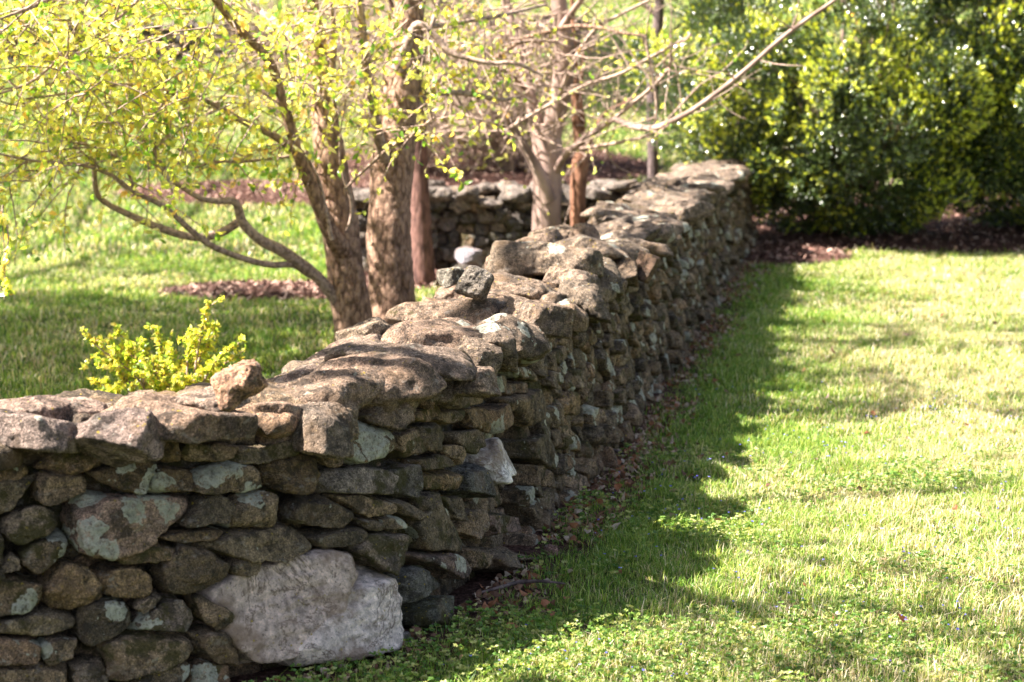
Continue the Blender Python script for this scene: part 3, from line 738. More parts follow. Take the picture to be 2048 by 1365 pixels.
# ---------------------------------------------------------------- branches
def tube(acc, pts, rad, sides=7, jit=0., seed=0, step=None, tint=None):
    p = np.array(pts, float); k = 5 if step is None else step
    if len(p) > 2 and k > 1: q = catmull(p, k); rr = np.interp(np.linspace(0, len(p)-1, len(q)), np.arange(len(p)), rad)
    else: q = p; rr = np.array(rad, float)
    T = np.gradient(q, axis=0); T /= np.linalg.norm(T, axis=1)[:, None]+1e-9
    ref = np.array([0, 1., 0]) if abs(T[:, 1]).mean() < .8 else np.array([1., 0, 0])
    A = np.cross(T, ref); A /= np.linalg.norm(A, axis=1)[:, None]; B = np.cross(T, A)
    a = np.linspace(0, 2*pi, sides, endpoint=False); n = len(q)
    ring = A[:, None, :]*np.cos(a)[None, :, None]+B[:, None, :]*np.sin(a)[None, :, None]
    R = np.tile(rr[:, None], (1, sides))
    if jit:
        base = (q[:, None, :]+ring*R[..., None]).reshape(-1, 3)
        R = R*(1+jit*(fbm(base*np.array([7, 7, 2.5])+seed, 3)+.55*fbm(base*np.array([26, 26, 13])+seed, 2))).reshape if False else R*(1+jit*(fbm(base*np.array([7, 7, 2.5])+seed, 3)+.55*fbm(base*np.array([30, 30, 16])+seed, 2))).reshape(n, sides) if False else R*(1+jit*(fbm(base*np.array([7, 7, 2.5])+seed, 3)+.55*fbm(base*np.array([30, 30, 16])+seed, 2)).reshape(n, sides))
    V = (q[:, None, :]+ring*R[..., None]).reshape(-1, 3)
    i = (np.arange(n-1)[:, None]*sides+np.arange(sides)[None, :]); j = (np.arange(n-1)[:, None]*sides+(np.arange(sides)[None, :]+1) % sides)
    F = np.stack([i.ravel(), j.ravel(), (j+sides).ravel(), (i+sides).ravel()], 1)
    acc.add(V, F); return q, rr
def limb(acc, spec, d0, d1=None, sides=10, jit=.0, seed=0, step=8):
    """spec: list of (px,py,width_px); the limb runs from distance d0 to d1"""
    d1 = d0 if d1 is None else d1; n = len(spec)
    ds = [d0+(d1-d0)*i/(n-1) for i in range(n)]
    pts = [P(a, b, d) for (a, b, c), d in zip(spec, ds)]; rad = [c*d/FPX/2 for (a, b, c), d in zip(spec, ds)]
    return tube(acc, pts, rad, sides, jit, seed, step)
def twig_walk(start, d, L, n, r, droop=0., wig=.35):
    p = [np.array(start)]; d = d/np.linalg.norm(d); st = L/n
    for k in range(n):
        d = d+r.normal(size=3)*wig*.35+np.array([0, 0, -droop/n]); d /= np.linalg.norm(d); p.append(p[-1]+d*st)
    return np.array(p)
def leaves(acc, pos, dirs, L, Wd, r, cols, curl=.15):
    """pos (n,3) base of leaf, dirs (n,3) axis; folded six-vertex blades"""
    n = len(pos); dirs = dirs/np.linalg.norm(dirs, axis=1)[:, None]; q = r.normal(size=(n, 3)); side = np.cross(dirs, q); side /= np.linalg.norm(side, axis=1)[:, None]
    up = np.cross(side, dirs); L = L*r.uniform(.5, 1.35, n)[:, None]; Wd = Wd*r.uniform(.55, 1.3, n)[:, None]
    b = pos; t = pos+dirs*L-up*L*curl*r.uniform(0, 2, (n, 1)); m = pos+dirs*L*.45+up*L*.05
    l1 = pos+dirs*L*.28+side*Wd*.5+up*Wd*.22; l2 = pos+dirs*L*.68+side*Wd*.42+up*Wd*.12-up*L*curl*.4; r1 = pos+dirs*L*.28-side*Wd*.5+up*Wd*.22; r2 = pos+dirs*L*.68-side*Wd*.42+up*Wd*.12-up*L*curl*.4
    V = np.stack([b, l1, l2, t, r2, r1, m], 1).reshape(-1, 3); k = np.arange(n)[:, None]*7
    F = np.concatenate([k+np.array([f]) for f in ((0, 6, 1, 1), (1, 6, 2, 2), (2, 6, 3, 3), (3, 6, 4, 4), (4, 6, 5, 5), (5, 6, 0, 0))])[:, :3]
    acc.add(V, F, tint=np.repeat(cols, 7, 0))
def pal(r, n, cs, ws=None, var=.2):
    cs = np.array(cs); return cs[r.choice(len(cs), n, p=ws)]*r.uniform(1-var, 1+var, (n, 1))

SPRING = ([(.66, .65, .20), (.48, .57, .13), (.82, .77, .42), (.18, .34, .06), (.74, .50, .20)], [.34, .27, .18, .16, .05])
def leafy_twigs(tw, lf, starts, dirs, r, L=(.3, .8), nl=14, droop=.5, ll=.048, lw=.025, rad=.0035, palette=SPRING):
    for s, d in zip(starts, dirs):
        l_ = r.uniform(*L); q = twig_walk(s, d, l_, 6, r, droop); tube(tw, q, np.linspace(rad*1.35, .0018, 7), 4, step=1)
        subs = [q]
        for k in range(r.integers(1, 4)):
            i = r.integers(1, 6); q2 = twig_walk(q[i], (q[i]-q[i-1])/l_*4+r.normal(size=3)*.9, l_*.45, 4, r, droop); tube(tw, q2, np.linspace(rad*.6, .001, 5), 3, step=1); subs.append(q2)
        if nl:
            for q_ in subs:
                m = r.poisson(nl*(.5 if q_ is not q else 1)); 
                if not m: continue
                u = r.uniform(.15, 1, m)*(len(q_)-1); i = np.minimum(u.astype(int), len(q_)-2); f = (u-i)[:, None]; pos = q_[i]*(1-f)+q_[i+1]*f
                ax = (q_[i+1]-q_[i]); ax /= np.linalg.norm(ax, axis=1)[:, None]
                leaves(lf, pos, ax*.5+r.normal(size=(m, 3))*.6+np.array([0, 0, -.12]), ll, lw, r, pal(r, m, *palette))

# leafy two-stemmed tree behind the wall
def tree_a():
    T = empty('leafy_tree', P(745, 752, 11.3)*[1, 1, 0], 'leafy yellow-green tree with two thick flaky brown trunks behind the wall', 'tree')
    r = np.random.default_rng(61); D = 11.3
    a = Acc(); limb(a, [(738, 790, 104), (722, 725, 92), (706, 640, 80), (692, 540, 74), (678, 440, 74), (662, 340, 68), (650, 230, 56), (634, 120, 46), (618, 10, 38), (600, -150, 30), (585, -330, 18)], D, D-.1, 28, .11, 3, 26)
    a.build('trunk', BARK, T)
    a = Acc(); limb(a, [(792, 790, 112), (788, 700, 100), (783, 600, 93), (779, 490, 90), (781, 390, 87), (790, 290, 84), (800, 190, 76), (812, 80, 68), (822, -20, 58), (830, -200, 42), (840, -350, 24)], D+.35, D+.5, 28, .11, 8, 26)
    a.build('trunk', BARK, T)
    branches = [
     ([(684,500,44),(662,468,36),(628,385,28),(597,308,25),(566,205,21),(538,123,19),(477,56,16),(431,0,14),(380,-80,10),(330,-160,6)], D-.1, D-1.2),
     ([(597,308,20),(545,270,16),(480,240,13),(420,205,11),(340,185,9),(250,170,8),(150,185,5),(40,200,4)], D-.3, D-1.5),
     ([(712,650,30),(672,600,26),(640,560,24),(600,527,24),(560,500,24),(520,480,21),(485,445,20),(470,405,16),(430,402,13),(392,392,11),(330,350,9),(300,310,8),(285,262,8),(255,215,7),(200,190,5)], D, D-1.0),
     ([(618,548,17),(585,530,13),(540,530,13),(480,515,13),(420,490,13),(375,455,12),(330,415,11),(270,385,9),(220,350,8),(160,330,7),(70,322,5),(-40,300,4)], D-.1, D-1.5),
     ([(478,444,18),(440,466,18),(390,475,17),(330,460,16),(270,435,14),(210,405,12),(192,380,11),(187,330,11),(172,290,8),(130,270,5)], D-.3, D-.9),
     ([(270,385,7),(255,345,6),(222,308,6),(170,290,5),(120,282,4)], D-.9, D-1.2),
     ([(590,312,7),(540,318,6),(480,324,6),(430,324,5),(392,336,4)], D-.3, D-.6),
     ([(650,190,24),(605,103,17),(559,51,15),(502,10,13),(440,-50,9)], D, D+.9),
     ([(690,465,9),(702,440,9),(702,400,8),(690,365,6),(682,330,4)], D-.12, D-.2),
     ([(664,480,9),(640,370,8),(622,330,7),(610,290,5)], D-.3, D-.4),
     ([(690,378,5),(740,330,7),(790,288,8),(832,262,7),(870,235,5)], D-.35, D-.8),
     ([(770,320,24),(752,250,22),(738,160,20),(725,60,18),(715,-60,14)], D+.3, D-.3),
     ([(640,220,12),(660,160,14),(668,90,12),(664,20,9),(660,-60,7)], D-.1, D-.5),
     ([(795,140,26),(822,70,22),(840,50,16),(872,75,14),(900,105,12),(943,119,11),(985,127,9),(1030,127,8),(1087,152,6)], D+.3, D+.2),
     ([(800,110,18),(850,60,12),(923,45,10),(1005,31,8),(1090,10,6)], D+.5, D+1.2),
     ([(820,240,18),(852,195,15),(900,185,13),(960,192,11),(1000,200,8),(1040,195,5)], D+.5, D+.9),
     ([(800,330,20),(835,180,14),(846,110,12),(870,30,10),(900,-60,8)], D+.5, D+.8),
     ([(0,38,4),(50,20,9),(95,0,10),(160,-40,10)], D-2.2, D-1.8),
     ([(180,80,4),(215,55,6),(262,14,7),(300,-30,7)], D-1.6, D-1.2),
     ([(0,188,5),(60,165,6),(110,125,6),(170,60,5),(250,-10,6)], D-1.9, D-1.3),
     ([(140,165,5),(135,120,6),(150,60,6),(175,0,6)], D-1.7, D-1.5),
     ([(340,270,7),(310,300,9),(330,340,8),(345,385,5)], D-1., D-1.1),
     ([(255,235,5),(280,245,7),(300,270,8),(318,310,7)], D-1., D-1.0),
     ([(585,-330,16),(520,-430,12),(440,-480,8),(330,-500,5)], D-.1, D-1.8),
     ([(585,-330,16),(640,-450,12),(720,-560,8)], D-.1, D+.2),
     ([(840,-350,20),(900,-450,14),(990,-520,8)], D+.4, D+.9),
     ([(380,-80,9),(260,-120,8),(120,-150,6),(-40,-150,4)], D-1.2, D-2.2),
    ]
    samples = []; br = []
    for k, (sp, d0, d1) in enumerate(branches):
        a = Acc(); q, rr = limb(a, sp, d0, d1, 9, .06, k, 7); a.build('branch', BARK if sp[0][2] > 31 else BARK_TWIG, T)
        for i in range(1, len(q)):
            if rr[i] < .035: samples.append((q[i], (q[i]-q[i-1]), rr[i]))
    tw, lf = Acc(), Acc()
    S = np.array([s[0] for s in samples]); Dr = np.array([s[1] for s in samples]); px, py = proj(S)
    ok = [i for i in range(len(S)) if py[i] < 345 and px[i] < 700]; ok2 = [i for i in range(len(S)) if py[i] < 300 and 690 < px[i] < 1010]
    ok = [i for i in ok if py[i] < 300 or r.uniform() < .3]; st = r.choice(ok, 220); leafy_twigs(tw, lf, S[st], Dr[st]*8+r.normal(size=(220, 3))*.8+np.array([-.2, 0, .1]), r, (.3, .75), 11, .5)
    st = r.choice(ok2, 60); leafy_twigs(tw, lf, S[st], Dr[st]*8+r.normal(size=(60, 3))*.8, r, (.25, .55), 7, .5)
    # twigs of hidden side branches filling the crown toward the left and above
    for (x0, x1, y0, y1, n, nl, dd) in ((-120, 420, -60, 290, 105, 9, 1.6), (200, 620, -60, 260, 70, 8, 1.1), (-60, 260, 290, 370, 16, 8, 1.3), (-500, 0, -250, 330, 40, 10, 1.5), (-300, 1000, -560, -60, 70, 7, 1.5), (620, 880, -40, 240, 45, 8, .6), (380, 560, 290, 370, 8, 8, .9)):
        ss = np.array([P(r.uniform(x0, x1), r.uniform(y0, y1), D-dd*r.uniform(0, 1.3)) for _ in range(n)])
        di = r.normal(size=(n, 3))*[1, 1, .5]+np.array([-.8, -.2, -.1]); leafy_twigs(tw, lf, ss, di, r, (.3, .6), nl, .6)
    # hanging spray at the far left
    for (x, y) in ((6, 430), (14, 470), (10, 520), (8, 560)):
        ss = np.array([P(x, y-20, D-2.2)]); leafy_twigs(tw, lf, ss, np.array([[.05, 0, -1.]]), r, (.12, .18), 9, .3)
    q = [P(-6, 380, D-2.2), P(6, 460, D-2.2), P(10, 560, D-2.2), P(8, 600, D-2.2)]; tube(tw, q, [.003, .0025, .002, .0015], 4)
    tw.build('twigs', BARK_TWIG, T); lf.build('crown', LEAF, T, smooth=False)
tree_a()

def tree(name, label, trunk, D, bark, branches=(), sides=16, jit=.04, twigs=0, twl=(.3, .8), nl=2, tsel=None, seed=0, tp=SPRING, extra=()):
    b0 = P(trunk[0][0], trunk[0][1], D); T = empty(name, (b0[0], b0[1], float(gz(b0[0], b0[1]))-.02), label, 'tree'); r = np.random.default_rng(seed)
    zb = float(gz(b0[0], b0[1])); a = Acc()
    pts = [np.array([b0[0], b0[1], zb-.03])]+[P(x, y, D) for x, y, w_ in trunk[1:]]; rad = [trunk[0][2]*D/FPX/2]+[w_*D/FPX/2 for x, y, w_ in trunk[1:]]
    tube(a, pts, rad, sides, jit, seed, 14); a.build('trunk', bark, T); S = []
    for k, (sp, d0, d1, bk) in enumerate(branches):
        a = Acc(); q, rr = limb(a, sp, d0, d1, 9, jit*.5, k, 7); a.build('branch', bk or bark, T)
        for i in range(1, len(q)):
            if rr[i] < .04: S.append((q[i], q[i]-q[i-1]))
    if twigs:
        tw, lf = Acc(), Acc(); st = r.choice(len(S), twigs)
        leafy_twigs(tw, lf, [S[i][0] for i in st], [S[i][1]*8+r.normal(size=3)*.7 for i in st], r, twl, nl, -.1, rad=.0045, palette=tp, ll=.04)
        for (x0, x1, y0, y1, n, dd) in extra:
            leafy_twigs(tw, lf, [P(r.uniform(x0, x1), r.uniform(y0, y1), D+dd*r.uniform(-1, 1)) for _ in range(n)], r.normal(size=(n, 3))*[1, .8, .5]+[.3, 0, .2], r, twl, nl, -.1, rad=.006, palette=tp, ll=.04)
        tw.build('twigs', BARK_TWIG, T)
        if lf.n: lf.build('crown', LEAF, T, smooth=False)
    return T
tree('pale_tree', 'pale smooth-barked tree forking in a V, its long branch reaching toward the shrubs',
     [(1092, 600, 66), (1092, 470, 57), (1094, 400, 56), (1096, 340, 62), (1094, 290, 60), (1088, 250, 56)], 15.0, BARK_PALE,
     [([(1082,285,34),(1066,220,30),(1052,160,24),(1040,100,21),(1020,40,20),(1008,-40,16),(998,-160,10)], 15, 15.3, None),
      ([(1100,285,44),(1112,230,42),(1124,180,44),(1130,120,44),(1126,60,38),(1118,0,32),(1112,-120,24),(1110,-260,12)], 15, 14.7, None),
      ([(1100,400,30),(1080,350,26),(1058,310,20),(1034,268,16),(1016,240,13),(1000,190,8)], 14.9, 14.6, None),
      ([(1104,360,20),(1130,312,15),(1165,283,13),(1215,246,12),(1232,240,13),(1262,252,14),(1308,257,14),(1350,240,12),(1400,211,11),(1480,150,10),(1560,80,10),(1620,35,9),(1670,0,8),(1740,-60,6)], 15, 12.6, None),
      ([(1150,300,9),(1200,292,8),(1250,283,7),(1310,262,6),(1400,170,4)], 14.9, 14.2, BARK_TWIG),
      ([(1225,240,8),(1262,210,9),(1310,170,8),(1338,135,7),(1342,100,5)], 14.3, 14.0, BARK_TWIG),
      ([(1017,258,8),(1090,215,7),(1169,172,8),(1240,148,7),(1309,111,7),(1383,70,6)], 14.6, 13.8, BARK_TWIG),
      ([(976,128,10),(1046,80,9),(1100,62,9),(1149,53,9),(1206,57,8),(1240,66,7),(1290,72,5)], 14.5, 14.2, BARK),
      ([(1115,200,10),(1149,120,9),(1190,60,8),(1240,30,7),(1300,0,6)], 14.8, 14.4, BARK_TWIG),
      ([(1120,60,16),(1190,-30,10),(1300,-90,7)], 14.8, 14.0, None),
      ([(1310,260,6),(1312,200,6),(1300,130,6),(1290,70,5)], 13.9, 13.9, BARK_TWIG),
      ([(1060,190,10),(1020,150,9),(960,120,8),(900,110,6)], 15.1, 14.7, BARK)],
     22, .05, 60, (.3, .8), 2, seed=71, extra=((860, 1170, -80, 120, 75, .8), (860, 1160, 60, 280, 110, .8), ))
tree('slender_tree', 'slender reddish-brown stem just right of the pale forking tree', [(1155, 600, 34), (1156, 480, 30), (1156, 400, 31), (1160, 330, 34), (1162, 300, 26), (1153, 240, 18), (1150, 150, 13), (1146, 40, 9), (1140, -80, 6), (1136, -250, 3)], 15.6, BARK_RED,
     [([(1158, 330, 14), (1166, 250, 12), (1160, 190, 10), (1170, 90, 8)], 15.6, 15.6, None), ([(1160, 350, 10), (1200, 240, 9), (1260, 200, 6)], 15.6, 15.9, None)], 12, .06, 16, (.3, .6), 2, seed=72)
tree('shaded_trunk', 'straight dull purplish trunk standing between the thick trunks and the rear wall', [(845, 575, 56), (843, 500, 47), (840, 420, 42), (838, 340, 38), (834, 240, 34), (830, 100, 30), (826, -60, 26), (815, -350, 18), (800, -650, 5)], 15.6, BARK_POST,
     [([(834, 240, 16), (870, 170, 12), (920, 110, 9), (980, 60, 6)], 15.6, 15.9, BARK_TWIG), ([(832, 150, 16), (800, 60, 12), (770, -30, 8)], 15.6, 15.4, None)], 16, .04, 14, (.3, .7), 2, seed=73)
tree('young_tree', 'thin grey sapling beyond the rear wall near the shrubs', [(1306, 400, 24), (1306, 330, 22), (1304, 240, 22), (1306, 160, 23), (1312, 90, 22), (1318, 20, 20), (1326, -120, 16), (1330, -300, 10), (1326, -520, 3)], 19.6, BARK_GREY,
     [([(1310, 120, 8), (1350, 60, 6), (1400, 20, 4)], 19.6, 19.6, None), ([(1316, 40, 8), (1270, -20, 6), (1230, -60, 4)], 19.6, 19.6, None)], 10, .05, 14, (.4, .9), 2, seed=74)

# ---------------------------------------------------------------- bare shrubs on the slope
def bare_shrub(label, x, y, h, spread, n, seed, nl=1):
    z = float(gz(x, y)); T = empty('bare_shrub', (x, y, z), label, 'shrub', None); r = np.random.default_rng(seed); a = Acc(); lf = Acc()
    for k in range(n):
        ang = r.uniform(0, 2*pi); d = np.array([cos(ang)*spread*.45, sin(ang)*spread*.45, 1.]); s = np.array([x+cos(ang)*.15, y+sin(ang)*.15, z-.02]); L = h*r.uniform(.7, 1.1)
        q = twig_walk(s, d, L, 7, r, -.1, .25); tube(a, q, np.linspace(.018, .004, 8), 5, step=2)
        for m in range(7):
            i = r.integers(1, 7); q2 = twig_walk(q[i], q[i]-q[i-1]+r.normal(size=3)*.22, L*.5, 5, r, -.1, .4); tube(a, q2, np.linspace(.010, .003, 6), 3, step=1)
            for m2 in range(3):
                j = r.integers(1, 5); q3 = twig_walk(q2[j], q2[j]-q2[j-1]+r.normal(size=3)*.15, L*.25, 3, r, 0, .4); tube(a, q3, np.linspace(.006, .002, 4), 3, step=1)
                if nl and r.uniform() < .5:
                    pp = q3[1:]; leaves(lf, pp, r.normal(size=(len(pp), 3)), .035, .02, r, pal(r, len(pp), *SPRING))
    a.build('stems', BARK_TWIG, T)
    if lf.n: lf.build('leaves', LEAF, T, smooth=False)
for i, (x, y, h, s, lab) in enumerate([(-1.25, 23.6, 1.9, 1.0, 'leftmost twiggy bare shrub on the slope, seen right of the thick trunks'), (-.45, 24.4, 2.2, 1.1, 'tall tangled bare shrub on the mulch between the thick trunks and the pale tree'),
                                   (.05, 23.8, 1.5, .9, 'twiggy bare shrub right behind the pale forking tree'), (-3.3, 29.5, 2.0, 1.3, 'bare purplish shrub high on the slope behind the leafy crown'), (-1.6, 31.0, 2.4, 1.2, 'bare shrub far up the slope behind the twin trunks')]):
    bare_shrub(lab, x, y, h, s, 30, 80+i)

# ---------------------------------------------------------------- evergreen shrubs
BOXP = ([(.042, .075, .02), (.07, .115, .028), (.02, .036, .01), (.14, .205, .045)], [.36, .3, .24, .10])
TIPP = ([(.58, .64, .07), (.44, .55, .05), (.68, .68, .10)], [.45, .35, .2])  # young tips, brightened so the colour also stands for sunlit clusters
def boxwood(label, cx, cy, rx, ry, h, seed, nb=60, ns=9000):
    z = float(gz(cx, cy)); T = empty('evergreen_shrub', (cx, cy, z), label, 'shrub', None); r = np.random.default_rng(seed)
    # billows over the surface of a big ovoid, each a cloud of sprigs
    B = []
    for k in range(nb):
        u = r.normal(size=3); u /= np.linalg.norm(u); u[2] = u[2] if r.uniform() < .42 else -abs(u[2])*.9-.12
        if u[1] > .45: u[1] *= -1
        u /= np.linalg.norm(u); rr = r.uniform(.22, .46)
        f = (1+.15*r.normal())
        c = np.array([cx+u[0]*(rx-rr)*f, cy+u[1]*(ry-rr)*f, z+h*.5+u[2]*(h*.5-rr*.8)]); c[2] = max(c[2], z+rr*.55-.02); B.append((c, rr*np.array([1, 1, .82])))
    BC = np.array([b[0] for b in B]); BR = np.array([b[1] for b in B])
    bi = r.choice(nb, ns, p=(BR[:, 0]**2)/(BR[:, 0]**2).sum()); u = r.normal(size=(ns, 3)); u /= np.linalg.norm(u, axis=1)[:, None]
    rad = np.where(r.uniform(size=ns) < .75, r.uniform(.86, 1.06, ns), r.uniform(.5, .9, ns))
    S = BC[bi]+u*BR[bi]*rad[:, None]
    e = np.sqrt((((S[:, None, :]-BC[None])/BR[None])**2).sum(2)); inside = (e < .80).sum(1)
    dens = n2(S[:, 0]*1., S[:, 2]*1.+S[:, 1], 2.6, seed, 3)
    keep = (inside <= 1) & (S[:, 2] > z+.04) & (dens > -.22) & (S[:, 1] < cy+ry*.35)
    S, u = S[keep], u[keep]; n = len(S)
    d = u*.8+np.array([0, -.05, .55]); d /= np.linalg.norm(d, axis=1)[:, None]
    lf = Acc(); tipn = n2(S[:, 0]*1., S[:, 2]*1., 1.9, seed+5., 3)
    bn = r.uniform(-.42, .45, nb)[bi[keep]]; isnew = r.uniform(size=n) < np.clip(.36+.8*tipn+bn+.2*u[:, 2], .04, .92)
    K = 9; pos = np.repeat(S, K, 0); dd = np.repeat(d, K, 0); along = np.tile(np.linspace(0, 1, K), n)[:, None]; L = .085
    pos = pos+dd*L*along; q = r.normal(size=(n*K, 3)); q -= dd*(q*dd).sum(1)[:, None]; q /= np.linalg.norm(q, axis=1)[:, None]
    ax = q*(1-.6*along)+dd*(.35+.7*along)
    cols = pal(r, n*K, *BOXP); nw = np.repeat(isnew, K) & (along[:, 0] > .42); cn = pal(r, n*K, *TIPP); cols[nw] = cn[nw]
    leaves(lf, pos, ax, .031, .020, r, cols, .08)
    lf.build('crown', BOX, T, smooth=False)
    a = Acc()
    for k in range(22):
        c = B[r.integers(nb)][0]; s = np.array([cx+r.normal()*rx*.12, cy+.35+r.normal()*ry*.12, z-.02]); c = c+[0, 0, max(0, z+.9-c[2])]; m1 = s+(c-s)*.35+np.array([0, 0, .18])+r.normal(size=3)*.08; m2 = s+(c-s)*.7+r.normal(size=3)*.08
        tube(a, [s, m1, m2, c], [.022, .015, .010, .005], 6, .05, k)
        for j in range(9):
            q2 = twig_walk(c+r.normal(size=3)*.05, c-s+r.normal(size=3)*.9, .42, 4, r, 0, .4); tube(a, q2, np.linspace(.006, .002, 5), 3, step=1)
            q2 = twig_walk(m2+r.normal(size=3)*.05, c-s+r.normal(size=3)*.9, .6, 4, r, 0, .4); tube(a, q2, np.linspace(.007, .002, 5), 3, step=1)
    a.build('stems', BARK_TWIG, T)
boxwood('big glossy evergreen shrub beside the end of the stone wall', 3.27, 19.35, 1.8, 1.8, 3.9, 91, 150, 76000)
boxwood('glossy evergreen shrub cut by the picture edge, right of the big one', 5.25, 19.55, 1.8, 1.8, 4.2, 92, 150, 62000)

# yellow-green young shrub behind the near wall
def young_shrub():
    b = PZ(330, 905, .02); T = empty('young_shrub', b, 'small yellow-green budding shrub rising behind the near wall', 'shrub'); r = np.random.default_rng(95); a, lf = Acc(), Acc(); D = b[1]
    tips = [(165, 662, 0), (232, 652, 0), (285, 680, .1), (340, 700, -.1), (310, 650, .1), (415, 600, 0), (490, 700, .05), (470, 690, -.1), (200, 720, 0), (250, 730, .2), (380, 660, .1), (440, 720, 0), (180, 760, .1), (220, 700, -.1), (300, 740, -.2), (360, 730, .1), (455, 740, .2), (400, 690, .1), (490, 760, 0), (270, 700, 0), (350, 760, -.2), (190, 690, .15), (430, 650, .05)]
    for k, (x, y, dd) in enumerate(tips):
        e = P(x, y, D+dd); s = b+np.array([r.normal()*.05, r.normal()*.05, 0]); m1 = s+(e-s)*.4+np.array([r.normal()*.03, 0, .10]); q = catmull([s, m1, s+(e-s)*.75+np.array([0, 0, .05]), e], 5)
        tube(a, q, np.linspace(.008, .0025, len(q)), 5, step=1); Ls = [q[7:]]
        for j in range(6):
            i = r.integers(4, len(q)-2); q2 = twig_walk(q[i], q[i]-q[i-1]+r.normal(size=3)*.06, r.uniform(.05, .13), 4, r, -.1, .35); tube(a, q2, np.linspace(.003, .0012, 5), 3, step=1); Ls.append(q2)
        for q_ in Ls:
            seg = np.concatenate([q_[:-1]*(1-f)+q_[1:]*f for f in (0, .5)]+[q_[-1:]]); seg = seg[r.uniform(size=len(seg)) < .85]; m = len(seg)*5
            leaves(lf, np.repeat(seg, 5, 0), r.normal(size=(m, 3))+[0, 0, .3], .024, .015, r, pal(r, m, [(.44, .50, .09), (.60, .60, .18), (.20, .30, .05), (.50, .42, .12)]), .1)
    a.build('stems', BARK_TWIG, T); lf.build('leaves', LEAF, T, smooth=False)
young_shrub()

# ---------------------------------------------------------------- trees of the garden beside the picture (they throw the dappled shade)
def side_tree(label, x, y, h, blobs, seed, dens=1.):
    z = float(gz(x, y)); T = empty('garden_tree', (x, y, z), label, 'tree'); r = np.random.default_rng(seed); a = Acc(); top = np.array([x, y, z+h*.5])
    tube(a, [(x, y, z-.05), (x+.05, y, z+h*.25), top, (x, y, z+h*.8)], [.2, .15, .11, .04], 12, .06, seed, 8); a.build('trunk', BARK, T); br, lf = Acc(), Acc()
    for (bx, by, bz, br_) in blobs:
        c = np.array([bx, by, bz]); s = np.array([x, y, max(z+h*.3, bz-1.6)]); tube(br, [s, s+(c-s)*.5+[0, 0, .2], c], [.07, .045, .02], 7, .05, seed)
        n = int(26*br_*br_*dens*2.2); u = r.normal(size=(n, 3)); u /= np.linalg.norm(u, axis=1)[:, None]; st = c+u*br_*(r.uniform(0, 1, (n, 1))**.4)*[1, 1, .6]
        leafy_twigs(br, lf, st, u+[0, 0, -.2], r, (.4, .8), 15, .4, ll=.075, lw=.045, rad=.008)
    br.build('branches', BARK_TWIG, T); lf.build('crown', LEAF, T, smooth=False)
def over(gx, gy, hgt):                                              # point hgt above the lawn whose shadow falls on (gx, gy)
    k = hgt/math.tan(radians(SUN_EL)); return gx-SH[0]*k, gy-SH[1]*k, hgt+float(gz(gx, gy))
def blobs(lst): return [(*over(gx, gy, hh), rr) for gx, gy, hh, rr in lst]
side_tree('spring tree left of the picture shading the near lawn', -7.6, 9.0, 7.5, blobs([(-2.6, 11.0, 4.8, 1.0), (-1.5, 11.6, 4.4, .8), (-3.4, 12.2, 4.6, 1.2), (-1.3, 12.6, 5.2, .8), (-2.6, 12.9, 5.4, 1.0), (-2.1, 9.7, 5.0, .8), (-3.0, 9.9, 4.8, .9), (-4.2, 11, 4.8, 1.), (-2.4, 13.9, 4.9, 1.), (-1.3, 13.8, 5., .8), (-3.7, 13.6, 5., 1.), (-1.2, 10.9, 4.6, .6), (-3.2, 11.1, 4.5, 1.1)]), 101, 2.7)
side_tree('second spring tree left of the picture farther back', -8.8, 13.6, 8.5, blobs([(-3.9, 16.3, 6.0, .45), (-2.8, 16.7, 6.2, .4), (-3.2, 18.4, 6.0, .5), (-2.0, 17.9, 6.4, .4), (-4.9, 24.2, 6., .9), (-3.3, 24.8, 6.2, .8), (-2.0, 15.6, 5.8, .35)]), 102, 2.2)
side_tree('tall tree on the slope left of the picture', -11.5, 33.0, 13, blobs([(2.0, 33, 9.5, 1.7), (3.6, 34, 9.2, 1.7), (2.2, 37, 9.8, 2.0), (4.4, 38, 9.8, 2.0), (3.2, 24.5, 8.5, .9), (1.9, 23.5, 8.6, .7), (3.0, 41, 10, 2.0), (1.6, 35, 9, 1.5), (3.0, 35.5, 9.5, 1.8), (1.7, 31, 9, 1.3), (3.3, 31, 9.4, 1.4), (2.2, 40, 10, 1.8), (4.5, 35, 9, 1.6)]), 103, 4.0)
side_tree('low-branched tree beside the near end of the wall throwing broken shade on the lawn', -5.2, 6.2, 6.5, blobs([(.75, 5.85, 4.4, .25), (1.2, 5.95, 4.6, .3), (1.7, 6.1, 4.5, .3), (2.2, 10.4, 5.4, .6), (2.9, 8.3, 5.0, .4), (.42, 6.8, 4.4, .22), (2.6, 12.6, 5.6, .7)]), 104, 1.8)  # the smallest clump is added to fill a gap in the wall's shadow

